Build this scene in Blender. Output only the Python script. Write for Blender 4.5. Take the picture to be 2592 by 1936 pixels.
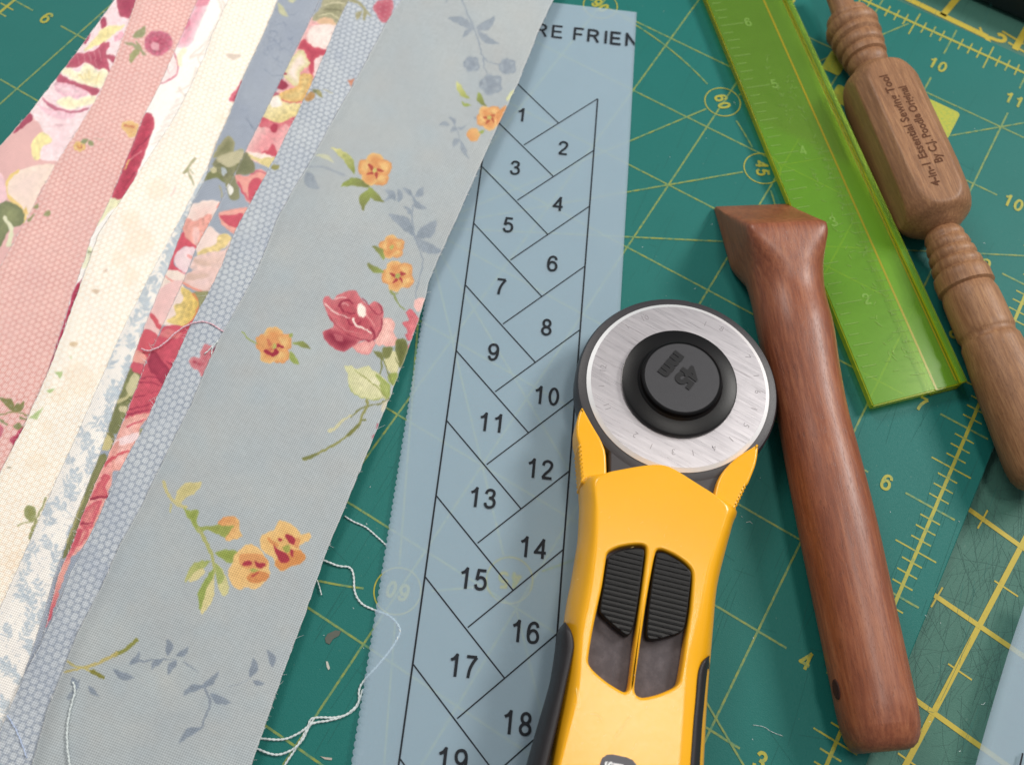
import bpy, bmesh, math, random, time
import numpy as np
from mathutils import Vector, Matrix
from mathutils.geometry import tessellate_polygon
T0 = time.time()
random.seed(7)
rng = np.random.default_rng(7)
for o in list(bpy.data.objects):
    bpy.data.objects.remove(o)
S = bpy.context.scene
COL = S.collection
S.unit_settings.scale_length = 0.0254          # one unit is one inch
# ------------------------------------------------------------------ camera
CAM = np.array([9.43608752, 1.45386726, 8.4469279])
MR = np.array([[0.8523474408305842, 0.520884319193738, 0.04672650348068791],
               [-0.49164196937957877, 0.7676125260531369, 0.41116807243599984],
               [0.17830315211466133, -0.37343076448552326, 0.9103611646383393]])
FPX = 2297.289
def G(x, y, z=0.0):
    """point of the photograph (2592 x 1936 pixels) -> where that line of sight meets height z (inches above the mat)"""
    x = np.asarray(x, float); y = np.asarray(y, float); z = np.asarray(z, float)
    v = np.stack([(x - 1296) / FPX, -(y - 968) / FPX, -np.ones_like(x)], -1) @ MR
    t = (z - CAM[2]) / v[..., 2]
    return CAM + v * t[..., None]
cam_d = bpy.data.cameras.new('camera'); cam = bpy.data.objects.new('camera', cam_d); COL.objects.link(cam)
mw = Matrix([[MR[0][i], MR[1][i], MR[2][i], CAM[i]] for i in range(3)] + [[0, 0, 0, 1]])
cam.matrix_world = mw
cam_d.sensor_width = 36; cam_d.lens = 36 * FPX / 2592
cam_d.clip_start = 0.1; cam_d.clip_end = 500
cam_d.dof.use_dof = True; cam_d.dof.focus_distance = 8.6; cam_d.dof.aperture_fstop = 0.44
S.camera = cam
S.render.resolution_x = 1024; S.render.resolution_y = 764
# ------------------------------------------------------------------ light
RIGHT = Vector(MR[0]); UP = Vector(MR[1]); CTR = Vector((8.2, 5.0, 0))
RH = Vector((RIGHT.x, RIGHT.y, 0)).normalized(); UH = Vector((-RH.y, RH.x, 0))
w = bpy.data.worlds.new('World'); S.world = w; w.use_nodes = True
bg = w.node_tree.nodes['Background']; bg.inputs[0].default_value = (0.95, 0.97, 1.0, 1); bg.inputs[1].default_value = 0.26
def lamp(name, loc, target, size, power, col, size_y=None):
    d = bpy.data.lights.new(name, 'AREA'); d.energy = power; d.color = col
    d.shape = 'RECTANGLE'; d.size = size; d.size_y = size_y or size
    o = bpy.data.objects.new(name, d); COL.objects.link(o); o.location = loc
    o.rotation_euler = (Vector(target) - Vector(loc)).to_track_quat('-Z', 'Y').to_euler()
    return o
lamp('window_light', CTR + RH * 26 + UH * 12 + Vector((0, 0, 26)), CTR + UH * 2, 9, 8600, (1.0, 0.975, 0.93), 9)
lamp('ceiling_light', (13.6, 7.9, 33), (10.2, 3.5, 0), 8, 2700, (1.0, 0.95, 0.88), 4.5)
lamp('ceiling_light_far', CTR - RH * 9 + UH * 15 + Vector((0, 0, 20)), CTR - RH * 4 + UH * 3, 9, 2450, (1.0, 0.965, 0.91), 8)
S.view_settings.view_transform = 'Standard'; S.view_settings.look = 'None'
S.view_settings.exposure = 0.0; S.view_settings.gamma = 1.0
# ------------------------------------------------------------------ helpers
def lin(c):
    return tuple(((v / 255) / 12.92 if v / 255 <= 0.04045 else ((v / 255 + 0.055) / 1.055) ** 2.4) for v in c)
def tag(o, label=None, cat=None, group=None, kind=None):
    if label: o['label'] = label
    if cat: o['category'] = cat
    if group: o['group'] = group
    if kind: o['kind'] = kind
    return o
def thing(name, loc, label, cat, group=None):
    o = bpy.data.objects.new(name, None); COL.objects.link(o); o.location = loc
    o.empty_display_size = 0.3
    return tag(o, label, cat, group)
def obj(name, me, mat, parent=None, keep=True):
    if mat and not me.materials: me.materials.append(mat)
    o = bpy.data.objects.new(name, me); COL.objects.link(o)
    if parent is not None:
        o.parent = parent
        if keep: o.matrix_parent_inverse = Matrix.Translation(-parent.location)
    return o
def smooth(me, on=True):
    me.polygons.foreach_set('use_smooth', [on] * len(me.polygons)); return me
def from_py(name, v, f, sm=False):
    me = bpy.data.meshes.new(name); me.from_pydata([tuple(map(float, q)) for q in v], [], f); me.update()
    if sm: smooth(me)
    return me
def grid_mesh(name, P, sm=True):
    """P: (n, m, 3) array -> mesh"""
    n, m = P.shape[:2]
    me = bpy.data.meshes.new(name)
    me.vertices.add(n * m); me.vertices.foreach_set('co', P.astype(np.float32).ravel())
    i = np.arange(n * m).reshape(n, m)
    q = np.stack([i[:-1, :-1], i[:-1, 1:], i[1:, 1:], i[1:, :-1]], -1).reshape(-1, 4)
    me.loops.add(q.size); me.loops.foreach_set('vertex_index', q.ravel().astype(np.int32))
    me.polygons.add(len(q)); me.polygons.foreach_set('loop_start', (np.arange(len(q)) * 4).astype(np.int32))
    me.polygons.foreach_set('use_smooth', np.full(len(q), sm))
    me.update(calc_edges=True)
    return me
class B:
    """collects quads / polygons for one mesh"""
    def __init__(s): s.v = []; s.f = []
    def add(s, v, f):
        k = len(s.v); s.v += [tuple(map(float, q)) for q in v]; s.f += [tuple(i + k for i in t) for t in f]
    def line(s, a, b, wd, z):
        a = np.array(a[:2], float); b = np.array(b[:2], float); d = b - a; L = np.linalg.norm(d)
        if L < 1e-6: return
        n = np.array([-d[1], d[0]]) / L * wd / 2
        s.add([(*(a - n), z), (*(b - n), z), (*(b + n), z), (*(a + n), z)], [(0, 1, 2, 3)])
    def path(s, pts, wd, z, closed=False):
        P = np.array([q[:2] for q in pts], float); n = len(P)
        if closed: T = np.roll(P, -1, 0) - np.roll(P, 1, 0)
        else: T = np.gradient(P, axis=0)
        N = np.stack([-T[:, 1], T[:, 0]], 1); N /= np.linalg.norm(N, axis=1)[:, None] + 1e-9
        wd = np.broadcast_to(np.asarray(wd, float), (n,))[:, None] / 2
        V = [(*q, z) for q in (P - N * wd)] + [(*q, z) for q in (P + N * wd)]
        s.add(V, [(i, (i + 1) % n, n + (i + 1) % n, n + i) for i in range(n if closed else n - 1)])
    def box(s, x0, x1, y0, y1, z0, z1):
        s.add([(x0, y0, z0), (x1, y0, z0), (x1, y1, z0), (x0, y1, z0), (x0, y0, z1), (x1, y0, z1), (x1, y1, z1), (x0, y1, z1)],
              [(3, 2, 1, 0), (4, 5, 6, 7), (0, 1, 5, 4), (1, 2, 6, 5), (2, 3, 7, 6), (3, 0, 4, 7)])
    def mesh(s, name, sm=False): return from_py(name, s.v, s.f, sm)
def spline(pts, n, closed=False):
    """Catmull-Rom through pts, n samples per span"""
    P = np.array(pts, float); out = []
    m = len(P); rngi = range(m if closed else m - 1)
    for i in rngi:
        if closed: p0, p1, p2, p3 = P[(i - 1) % m], P[i], P[(i + 1) % m], P[(i + 2) % m]
        else: p0, p1, p2, p3 = P[max(i - 1, 0)], P[i], P[i + 1], P[min(i + 2, m - 1)]
        for k in range(n):
            t = k / n
            out.append(0.5 * ((2 * p1) + (-p0 + p2) * t + (2 * p0 - 5 * p1 + 4 * p2 - p3) * t * t + (-p0 + 3 * p1 - 3 * p2 + p3) * t ** 3))
    if not closed: out.append(P[-1])
    return np.array(out)
def tube(pts, r, name, sides=8, sm=True, rj=0.0):
    P = np.array(pts, float); n = len(P); T = np.gradient(P, axis=0); T /= np.linalg.norm(T, axis=1)[:, None] + 1e-9
    up = np.array([0, 0, 1.0]); N = np.cross(T, up); N /= np.linalg.norm(N, axis=1)[:, None] + 1e-9; Bn = np.cross(N, T)
    r = np.broadcast_to(np.asarray(r, float), (n,))
    V = []; F = []
    for i in range(n):
        for k in range(sides):
            a = 2 * math.pi * k / sides
            V.append(P[i] + (N[i] * math.cos(a) + Bn[i] * math.sin(a)) * r[i])
    for i in range(n - 1):
        for k in range(sides):
            F.append((i * sides + k, i * sides + (k + 1) % sides, (i + 1) * sides + (k + 1) % sides, (i + 1) * sides + k))
    F.append(tuple(range(sides))[::-1]); F.append(tuple(range((n - 1) * sides, n * sides)))
    return from_py(name, V, F, sm)
def text_mesh(txt, size, extrude=0.0, align='CENTER', bold=0.0, spacing=1.0):
    c = bpy.data.curves.new('lettering', 'FONT'); c.body = txt; c.size = size; c.align_x = align; c.align_y = 'CENTER'
    c.extrude = extrude; c.offset = bold; c.resolution_u = 3; c.space_character = spacing
    o = bpy.data.objects.new('lettering', c); COL.objects.link(o)
    me = bpy.data.meshes.new_from_object(o)
    bpy.data.objects.remove(o); bpy.data.curves.remove(c)
    return me
GLY = {'0': ['e.28,.5,.21,.445'], '1': ['p.07,.72 .22,.80 .33,.95 .33,0'], '2': ['s.06,.70 .11,.87 .28,.945 .45,.86 .48,.69 .38,.48 .2,.28 .06,.06', 'p.04,.055 .52,.055'],
 '3': ['s.06,.73 .13,.89 .28,.945 .43,.87 .45,.71 .36,.57 .22,.535', 's.22,.535 .40,.50 .50,.34 .46,.14 .29,.055 .12,.10 .05,.27'], '4': ['p.40,0 .40,.90 .04,.29 .55,.29'],
 '5': ['p.49,.94 .14,.94 .075,.48', 's.075,.48 .24,.61 .42,.55 .50,.34 .44,.13 .26,.055 .10,.11 .04,.26'], '6': ['s.48,.74 .42,.89 .28,.945 .12,.84 .05,.58 .06,.26 .15,.09 .29,.055 .44,.12 .50,.31 .43,.52 .28,.60 .14,.53 .06,.38'],
 '7': ['p.04,.94 .50,.94', 's.50,.93 .34,.68 .22,.36 .18,0'], '8': ['e.28,.735,.18,.21', 'e.28,.28,.215,.225'], 'R': ['p.08,0 .08,.945 .40,.945 .54,.90 .62,.80 .62,.66 .54,.55 .40,.50 .08,.50', 'p.40,.50 .68,0'],
 'E': ['p.08,0 .08,.945 .64,.945', 'p.08,.51 .60,.51', 'p.08,.055 .66,.055'], 'F': ['p.08,0 .08,.945 .62,.945', 'p.08,.49 .54,.49'], 'I': ['p.14,0 .14,1'], 'N': ['p.08,0 .08,.95 .66,.05 .66,1'], '-': ['p.05,.35 .35,.35']}
ADV = {'R': 0.99, 'E': 0.93, 'F': 0.85, 'I': 0.40, 'N': 1.0, ' ': 0.39, '1': 0.74, '-': .5}
def stroke_text(txt, cap, wd, track=0.0):
    """plain grotesque lettering as thin flat ribbons, centred on the origin"""
    b = B(); x = 0.0
    for ch in txt:
        for g in (GLY['6'] if ch == '9' else GLY.get(ch, [])):
            v = [tuple(float(t) for t in q.split(',')) for q in g[1:].split()]
            if g[0] == 'e': cx, cy, rx, ry = v[0] if len(v[0]) == 4 else (0, 0, 1, 1); P = [(cx + rx * math.cos(a), cy + ry * math.sin(a)) for a in np.linspace(0, 2 * math.pi, 25)[:-1]]; cl = True
            else: P = spline(v, 5) if g[0] == 's' else v; cl = False
            P = np.array(P, float)
            if ch == '9': P = np.array([.56, 1.0]) - P
            if g[0] == 'p':      # mitre-free: one bar per segment, run slightly long at the inner joints
                for i in range(len(P) - 1):
                    d = (P[i + 1] - P[i]); d /= np.linalg.norm(d) + 1e-9; e0 = 0 if i == 0 else wd / cap / 2.2; e1 = 0 if i == len(P) - 2 else wd / cap / 2.2
                    b.line((P[i] - d * e0 + [x, 0]) * cap, (P[i + 1] + d * e1 + [x, 0]) * cap, wd, (i % 2) * 2e-4)
            else: b.path((P + [x, 0]) * cap, wd, 0, cl)
        x += ADV.get(ch, 0.776) + track
    b.v = [(q[0], q[1], q[2] + i * 1.2e-5) for i, q in enumerate(b.v)]
    me = b.mesh('lettering'); me.transform(Matrix.Translation((-(x - 0.2) * cap / 2, -cap / 2, 0))); return me
def mesh_into(b, me, M):
    b.add([M @ v.co for v in me.vertices], [tuple(p.vertices) for p in me.polygons])
def frame(origin, xdir, ydir=None, zdir=(0, 0, 1)):
    x = Vector(xdir).normalized(); z = Vector(zdir).normalized(); y = z.cross(x).normalized()
    if ydir is not None and y.dot(Vector(ydir)) < 0: y = -y
    return Matrix([[x.x, y.x, z.x, origin[0]], [x.y, y.y, z.y, origin[1]], [x.z, y.z, z.z, origin[2]], [0, 0, 0, 1]])
# ------------------------------------------------------------------ materials
class NT:
    def __init__(s, name):
        s.m = bpy.data.materials.new(name); s.m.use_nodes = True; s.t = s.m.node_tree; s.n = s.t.nodes
        s.p = s.n['Principled BSDF']; s.out = s.n['Material Output']
    def node(s, typ, **kw):
        q = s.n.new(typ)
        for k, v in kw.items():
            if k.startswith('i_'): q.inputs[k[2:].replace('_', ' ')].default_value = v
            elif k.startswith('n_'): q.inputs[int(k[2:])].default_value = v
            else: setattr(q, k, v)
        return q
    def link(s, a, b): s.t.links.new(a, b)
    def coord(s, scale=(1, 1, 1), rot=(0, 0, 0), kind='Object'):
        tc = s.node('ShaderNodeTexCoord'); mp = s.node('ShaderNodeMapping')
        mp.inputs['Scale'].default_value = scale; mp.inputs['Rotation'].default_value = rot
        s.link(tc.outputs[kind], mp.inputs['Vector']); return mp.outputs[0]
    def noise(s, vec, scale, detail=4, rough=0.6, dist=0.0):
        q = s.node('ShaderNodeTexNoise'); q.inputs['Scale'].default_value = scale; q.inputs['Detail'].default_value = detail
        q.inputs['Roughness'].default_value = rough; q.inputs['Distortion'].default_value = dist
        s.link(vec, q.inputs['Vector']); return q.outputs['Fac']
    def ramp(s, fac, stops):
        q = s.node('ShaderNodeValToRGB'); e = q.color_ramp.elements
        while len(e) < len(stops): e.new(0.5)
        for i, (p, c) in enumerate(stops):
            e[i].position = p; e[i].color = (*c, 1) if len(c) == 3 else c
        s.link(fac, q.inputs[0]); return q.outputs[0]
    def mix(s, fac, a, b, blend='MIX'):
        q = s.node('ShaderNodeMix', data_type='RGBA', blend_type=blend)
        for i, v in ((0, fac), (6, a), (7, b)):
            if hasattr(v, 'is_linked') or hasattr(v, 'links'): s.link(v, q.inputs[i])
            elif isinstance(v, (int, float)): q.inputs[i].default_value = v if i == 0 else (v, v, v, 1)
            else: q.inputs[i].default_value = (*v, 1)
        return q.outputs[2]
    def math(s, op, a, b=None, c=None, clamp=False):
        q = s.node('ShaderNodeMath', operation=op); q.use_clamp = clamp
        for i, v in enumerate((a, b, c)):
            if v is None: continue
            if isinstance(v, (int, float)): q.inputs[i].default_value = v
            else: s.link(v, q.inputs[i])
        return q.outputs[0]
    def bump(s, h, strength, dist=0.01):
        q = s.node('ShaderNodeBump'); q.inputs['Strength'].default_value = strength; q.inputs['Distance'].default_value = dist
        s.link(h, q.inputs['Height']); s.link(q.outputs[0], s.p.inputs['Normal']); return q
    def base(s, c):
        if isinstance(c, tuple): s.p.inputs['Base Color'].default_value = (*c, 1)
        else: s.link(c, s.p.inputs['Base Color'])
    def rough(s, r, spec=0.5):
        if isinstance(r, (int, float)): s.p.inputs['Roughness'].default_value = r
        else: s.link(r, s.p.inputs['Roughness'])
        s.p.inputs['Specular IOR Level'].default_value = spec
def m_plain(name, rgb, rough=0.5, spec=0.5, nscale=30, namp=0.12, bump=0.0, bscale=120, metal=0):
    n = NT(name); v = n.coord(); f = n.noise(v, nscale, 5)
    c = lin(rgb); n.base(n.mix(f, tuple(q * (1 - namp) for q in c), tuple(min(1, q * (1 + namp)) for q in c)))
    n.rough(rough, spec); n.p.inputs['Metallic'].default_value = metal
    if bump: n.bump(n.noise(v, bscale, 3), bump, 0.01)
    return n.m
def m_mat(name, c1, c2, scratch, sdark, rough=0.5):
    n = NT(name); v = n.coord()
    f = n.noise(v, 1.1, 6, 0.6); f2 = n.noise(v, 34, 4, 0.7)
    col = n.mix(f, lin(c1), lin(c2)); col = n.mix(n.math('MULTIPLY', f2, 0.35), col, lin(tuple(q * 0.86 for q in c1)))
    # long fine knife marks along the mat's own axes and a few across
    for sc, rot, thr in (((34, 0.55, 1), 0.04, 0.67), ((40, 1.2, 1), -0.06, 0.69), ((1.1, 36, 1), 0.02, 0.72), ((26, 1.6, 1), 0.5, 0.73)):
        k = n.noise(n.coord(sc, (0, 0, rot)), 1.0, 3, 0.6)
        k = n.ramp(k, [(thr, (0, 0, 0)), (thr + 0.035, (1, 1, 1))])
        gate = n.ramp(n.noise(v, 0.9, 3), [(0.42, (0, 0, 0)), (0.62, (1, 1, 1))])
        col = n.mix(n.math('MULTIPLY', n.math('MULTIPLY', k, gate), scratch), col, lin(sdark))
    # pale rubbed specks of lint
    sp = n.ramp(n.noise(v, 23, 2, 0.4), [(0.735, (0, 0, 0)), (0.76, (1, 1, 1))])
    col = n.mix(n.math('MULTIPLY', sp, 0.12), col, lin((150, 165, 150)))
    n.base(col); n.rough(n.math('MULTIPLY_ADD', f2, 0.2, rough - 0.06), 0.30)
    n.bump(n.noise(v, 75, 3, 0.7), 0.5, 0.006)
    return n.m
def m_ink(name, rgb, worn, under, scale=14, rough=0.55):
    n = NT(name); v = n.coord(); f = n.noise(v, scale, 5, 0.75)
    k = n.math('MULTIPLY', n.ramp(f, [(worn - 0.04, (1, 1, 1)), (worn + 0.16, (0, 0, 0))]), 0.8)
    g = n.noise(v, 130, 2)
    a = n.mix(g, lin(rgb), lin(tuple(q * 0.88 for q in rgb)))
    n.base(n.mix(k, a, lin(under))); n.rough(rough, 0.4)
    return n.m
def m_fabric(name, hexcol=None, hexamt=0.0, pitch=0.066, weave=0.5):
    n = NT(name)
    at = n.node('ShaderNodeAttribute', attribute_name='print'); col = at.outputs['Color']
    base = n.coord((1, 1, 1), (0, 0, -STRIP_ANG))
    # threads: two crossed sine waves with slubs
    wob = n.noise(base, 3.0, 3); sub = n.node('ShaderNodeVectorMath', operation='SCALE'); sub.inputs['Scale'].default_value = 0.02
    cmb = n.node('ShaderNodeCombineXYZ'); n.link(wob, cmb.inputs[0]); n.link(wob, cmb.inputs[1]); n.link(cmb.outputs[0], sub.inputs[0])
    ad = n.node('ShaderNodeVectorMath', operation='ADD'); n.link(base, ad.inputs[0]); n.link(sub.outputs[0], ad.inputs[1])
    sx = n.node('ShaderNodeSeparateXYZ'); n.link(ad.outputs[0], sx.inputs[0])
    wx = n.math('SINE', n.math('MULTIPLY', sx.outputs[0], 2 * math.pi / 0.027)); wy = n.math('SINE', n.math('MULTIPLY', sx.outputs[1], 2 * math.pi / 0.028))
    wv = n.math('MULTIPLY', wx, wy)
    slub = n.math('MULTIPLY', n.math('ADD', n.noise(n.coord((95, 9, 1), (0, 0, -STRIP_ANG)), 1, 3), n.noise(n.coord((9, 95, 1), (0, 0, -STRIP_ANG)), 1, 3)), 0.5)
    tot = n.math('ADD', n.math('MULTIPLY', wv, weave * 0.55), n.math('MULTIPLY', n.math('SUBTRACT', slub, 0.5), 0.55))
    fac = n.math('ADD', tot, 1.0)
    if hexcol:
        kk = 4 * math.pi / (math.sqrt(3) * pitch); w1 = n.math('MULTIPLY', n.math('SUBTRACT', n.noise(base, 9, 2), 0.5), 0.045); w2 = n.math('MULTIPLY', n.math('SUBTRACT', n.noise(n.coord((1, 1, 1), (0, 0, 1.1)), 10, 2), 0.5), 0.045)
        sb = n.node('ShaderNodeSeparateXYZ'); n.link(base, sb.inputs[0]); hx_ = n.math('ADD', sb.outputs[0], w1); hy_ = n.math('ADD', sb.outputs[1], w2); wsum = None
        for ca, sa_ in ((1, 0), (0.5, 0.866), (-0.5, 0.866)):
            c_ = n.math('COSINE', n.math('MULTIPLY', n.math('ADD', n.math('MULTIPLY', hx_, ca), n.math('MULTIPLY', hy_, sa_)), kk)); wsum = c_ if wsum is None else n.math('ADD', wsum, c_)
        hn = n.math('MULTIPLY_ADD', wsum, 1 / 4.5, 1.5 / 4.5)
        k = n.ramp(hn, [(0.06, (1, 1, 1)), (0.27, (0, 0, 0))])
        am = n.math('MULTIPLY', n.math('MULTIPLY', k, n.math('MULTIPLY_ADD', n.noise(base, 5, 3), 1.1, 0.35)), hexamt)
        msk = n.math('MULTIPLY', am, at.outputs['Alpha'])
        col = n.mix(msk, col, lin(hexcol), 'MIX')
        inner = n.ramp(hn, [(0.4, (0, 0, 0)), (0.8, (1, 1, 1))])
        col = n.mix(n.math('MULTIPLY', inner, 0.08 * hexamt), col, (1, 1, 1))
    q = n.node('ShaderNodeVectorMath', operation='MULTIPLY'); n.link(col, q.inputs[0])
    cb = n.node('ShaderNodeCombineXYZ'); [n.link(fac, cb.inputs[i]) for i in range(3)]; n.link(cb.outputs[0], q.inputs[1])
    n.link(q.outputs[0], n.p.inputs['Base Color']); n.rough(0.92, 0.12)
    n.p.inputs['Sheen Weight'].default_value = 0.15; n.p.inputs['Sheen Roughness'].default_value = 0.6
    n.bump(tot, 0.5, 0.006)
    return n.m
def m_wood(name, cols, rough=0.38, stretch=(2.2, 26, 26), pores=0.5, coat=0.15):
    n = NT(name); v = n.coord(stretch)
    f = n.noise(v, 1.0, 8, 0.66, 0.35); big = n.noise(n.coord((0.7, 3.0, 3.0)), 1.0, 4, 0.5)
    mixf = n.math('ADD', n.math('MULTIPLY', f, 0.66), n.math('MULTIPLY', big, 0.34))
    col = n.ramp(mixf, [(0.30, lin(cols[0])), (0.47, lin(cols[1])), (0.56, lin(cols[2])), (0.72, lin(cols[3]))])
    p = n.ramp(n.noise(n.coord((stretch[0] * 5, stretch[1] * 4, stretch[2] * 4)), 1.0, 2, 0.5), [(0.58, (0, 0, 0)), (0.68, (1, 1, 1))])
    col = n.mix(n.math('MULTIPLY', p, pores), col, lin(tuple(q * 0.62 for q in cols[0])))
    n.base(col); n.rough(n.math('MULTIPLY_ADD', f, 0.22, rough - 0.10), 0.45)
    n.p.inputs['Coat Weight'].default_value = coat; n.p.inputs['Coat Roughness'].default_value = 0.32
    n.bump(n.math('ADD', f, n.math('MULTIPLY', p, -0.6)), 0.22, 0.012)
    return n.m
# ------------------------------------------------------------------ cutting mats and the table
STRIP_ANG = math.radians(-33.0)
YEL = (176, 172, 62)
M_mat = m_mat('mat_green', (12, 104, 97), (24, 114, 108), 0.35, (12, 80, 76))
M_mat2 = m_mat('mat_green_scuffed', (58, 106, 94), (76, 120, 106), 0.85, (38, 66, 62))
M_ink = m_ink('mat_ink_yellow', YEL, 0.34, (60, 128, 100))
M_ink2 = m_ink('mat_ink_worn', (146, 158, 74), 0.43, (44, 124, 104), 12)
M_inkb = m_ink('mat_ink_heavy', (196, 176, 62), 0.30, (150, 130, 50), 22)
M_table = m_plain('table_top', (70, 66, 60), 0.5)
tb = B(); tb.box(-14, 34, -14, 34, -1.3, -0.185)
tag(obj('table', tb.mesh('table'), M_table), kind='structure')
def slab(x0, x1, y0, y1, z0, z1, c=0.01, r=0.35):
    pts = []
    for cx, cy, a in ((x1 - r, y1 - r, 0), (x0 + r, y1 - r, 90), (x0 + r, y0 + r, 180), (x1 - r, y0 + r, 270)):
        for k in range(7):
            t = math.radians(a + 15 * k); pts.append((cx + r * math.cos(t), cy + r * math.sin(t)))
    n = len(pts); cx = (x0 + x1) / 2; cy = (y0 + y1) / 2
    V = [(x, y, z0) for x, y in pts] + [(x, y, z1 - c) for x, y in pts] + [(x + (cx - x) / abs(cx - x + 1e-9) * c, y + (cy - y) / abs(cy - y + 1e-9) * c, z1) for x, y in pts]
    F = [(i, (i + 1) % n, n + (i + 1) % n, n + i) for i in range(n)] + [(n + i, n + (i + 1) % n, 2 * n + (i + 1) % n, 2 * n + i) for i in range(n)]
    F += [tuple(range(2 * n, 3 * n)), tuple(range(n))[::-1]]
    return from_py('slab', V, F)
mat = obj('cutting_mat', slab(-0.3, 12.3, -0.3, 12.27, -0.075, 0.0), M_mat)
tag(mat, 'teal green cutting mat with thin yellow inch grid, directly under the tools', 'cutting mat')
ZI = 0.0025
gr = B(); ex = B()
for i in range(1, 12):
    gr.line((i, 0), (i, 11.26), 0.021, ZI); gr.line((i, 11.72), (i, 12.2), 0.02, ZI)
    gr.line((0.74, i), (11.29, i), 0.021, ZI + 0.0004); gr.line((11.69, i), (12.21, i), 0.022, ZI + 0.0004); gr.line((-0.2, i), (0.3, i), 0.02, ZI + 0.0004)
tag(obj('grid_line', gr.mesh('grid_line'), M_ink2, mat), kind='stuff')
rl = B()
for a, b_, ax in ((0, 12, 0), (0, 12, 1)):
    for q in (0, 12):
        if ax == 0: rl.line((q, -0.1), (q, 12.1), 0.034, ZI + 0.0008)
        else: rl.line((-0.1, q), (12.1, q), 0.034, ZI + 0.0012)
for i in range(0, 97):
    t = i / 8
    if i % 8 == 0: continue
    L = (0.22, 0.20) if i % 4 == 0 else (0.105, 0.10)
    for q, sg in ((12, 1), (0, -1)):
        rl.line((q - L[0] * sg, t), (q + L[1] * sg, t), 0.017, ZI + 0.0002)
        rl.line((t, q - L[0] * sg), (t, q + L[1] * sg), 0.017, ZI + 0.0006)
tag(obj('ruler_scale', rl.mesh('ruler_scale'), M_ink, mat), kind='stuff')
an = B()
arc = [(6 + 3.98 * math.cos(math.radians(a)), 6 + 3.98 * math.sin(math.radians(a))) for a in np.arange(-90, 91, 1.5)]
def in_circ(p, gap=0.235):
    return any(math.hypot(p[0] - 6 - 3.98 * math.cos(math.radians(a)), p[1] - 6 - 3.98 * math.sin(math.radians(a))) < gap for a in (90, 60, 45, 30, -30, -45, -60, -90))
seg = []
for p in arc:
    if in_circ(p):
        if len(seg) > 1: an.path(seg, 0.020, ZI + 0.0016)
        seg = []
    else: seg.append(p)
if len(seg) > 1: an.path(seg, 0.020, ZI + 0.0016)
for a in (60, 45, 30, -30, -45, -60):
    t = math.radians(a)
    for s_ in (1, -1):
        an.line((6 + 0.05 * math.cos(t) * s_, 6 + 0.05 * math.sin(t) * s_), (6 + 3.74 * math.cos(t) * s_, 6 + 3.74 * math.sin(t) * s_), 0.021, ZI + 0.002)
for a in (60, 45, 30, -30, -45, -60):
    t = math.radians(a); L_ = 5.95 / max(abs(math.cos(t)), abs(math.sin(t)))
    for s_ in (1, -1): an.line((6 + 4.22 * math.cos(t) * s_, 6 + 4.22 * math.sin(t) * s_), (6 + L_ * math.cos(t) * s_, 6 + L_ * math.sin(t) * s_), 0.019, ZI + 0.002)
tag(obj('angle_line', an.mesh('angle_line'), M_ink2, mat), kind='stuff')
# numerals
for v in range(1, 12):
    for u_, v_, txt in ((11.49, v, str(v)), (0.52, v, str(v)), (v, 11.5, str(v))):
        me = stroke_text(txt, 0.17, 0.030)
        me.transform(Matrix.Translation((u_, v_, ZI + 0.0024))); o = obj('numeral', me, M_ink, mat)
for a in (90, 60, 45, 30, -30, -45, -60):
    t = math.radians(a); c = (6 + 3.98 * math.cos(t), 6 + 3.98 * math.sin(t))
    rb = B(); rb.path([(c[0] + 0.215 * math.cos(q), c[1] + 0.215 * math.sin(q)) for q in np.linspace(0, 2 * math.pi, 41)[:-1]], 0.014, ZI + 0.0024, True)
    me = stroke_text(str(abs(a)), 0.15, 0.030)
    mesh_into(rb, me, Matrix.Translation((c[0], c[1], ZI + 0.0026)) @ Matrix.Rotation(t - math.pi / 2 - 0.25, 4, 'Z'))
    obj('angle_numeral', rb.mesh('angle_numeral'), M_ink, mat)
# yellow printed panel behind the turned tool
def rrect(b, x0, x1, y0, y1, z, r=0.05):
    pts = []
    for cx, cy, a in ((x1 - r, y1 - r, 0), (x0 + r, y1 - r, 90), (x0 + r, y0 + r, 180), (x1 - r, y0 + r, 270)):
        pts += [(cx + r * math.cos(math.radians(a + 22.5 * k)), cy + r * math.sin(math.radians(a + 22.5 * k)), z) for k in range(5)]
    b.add(pts, [tuple(range(len(pts)))])
pb = B(); rrect(pb, 9.42, 10.51, 10.44, 10.92, ZI + 0.003)
for q in ((8.78, 9.02, 10.62, 10.98), (9.06, 9.30, 10.22, 10.50)): rrect(pb, *q, ZI + 0.003, 0.04)
M_pan = m_ink('mat_panel_yellow', (182, 184, 64), 0.36, (120, 160, 74), 26)
obj('printed_panel', pb.mesh('printed_panel'), M_pan, mat)
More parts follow.
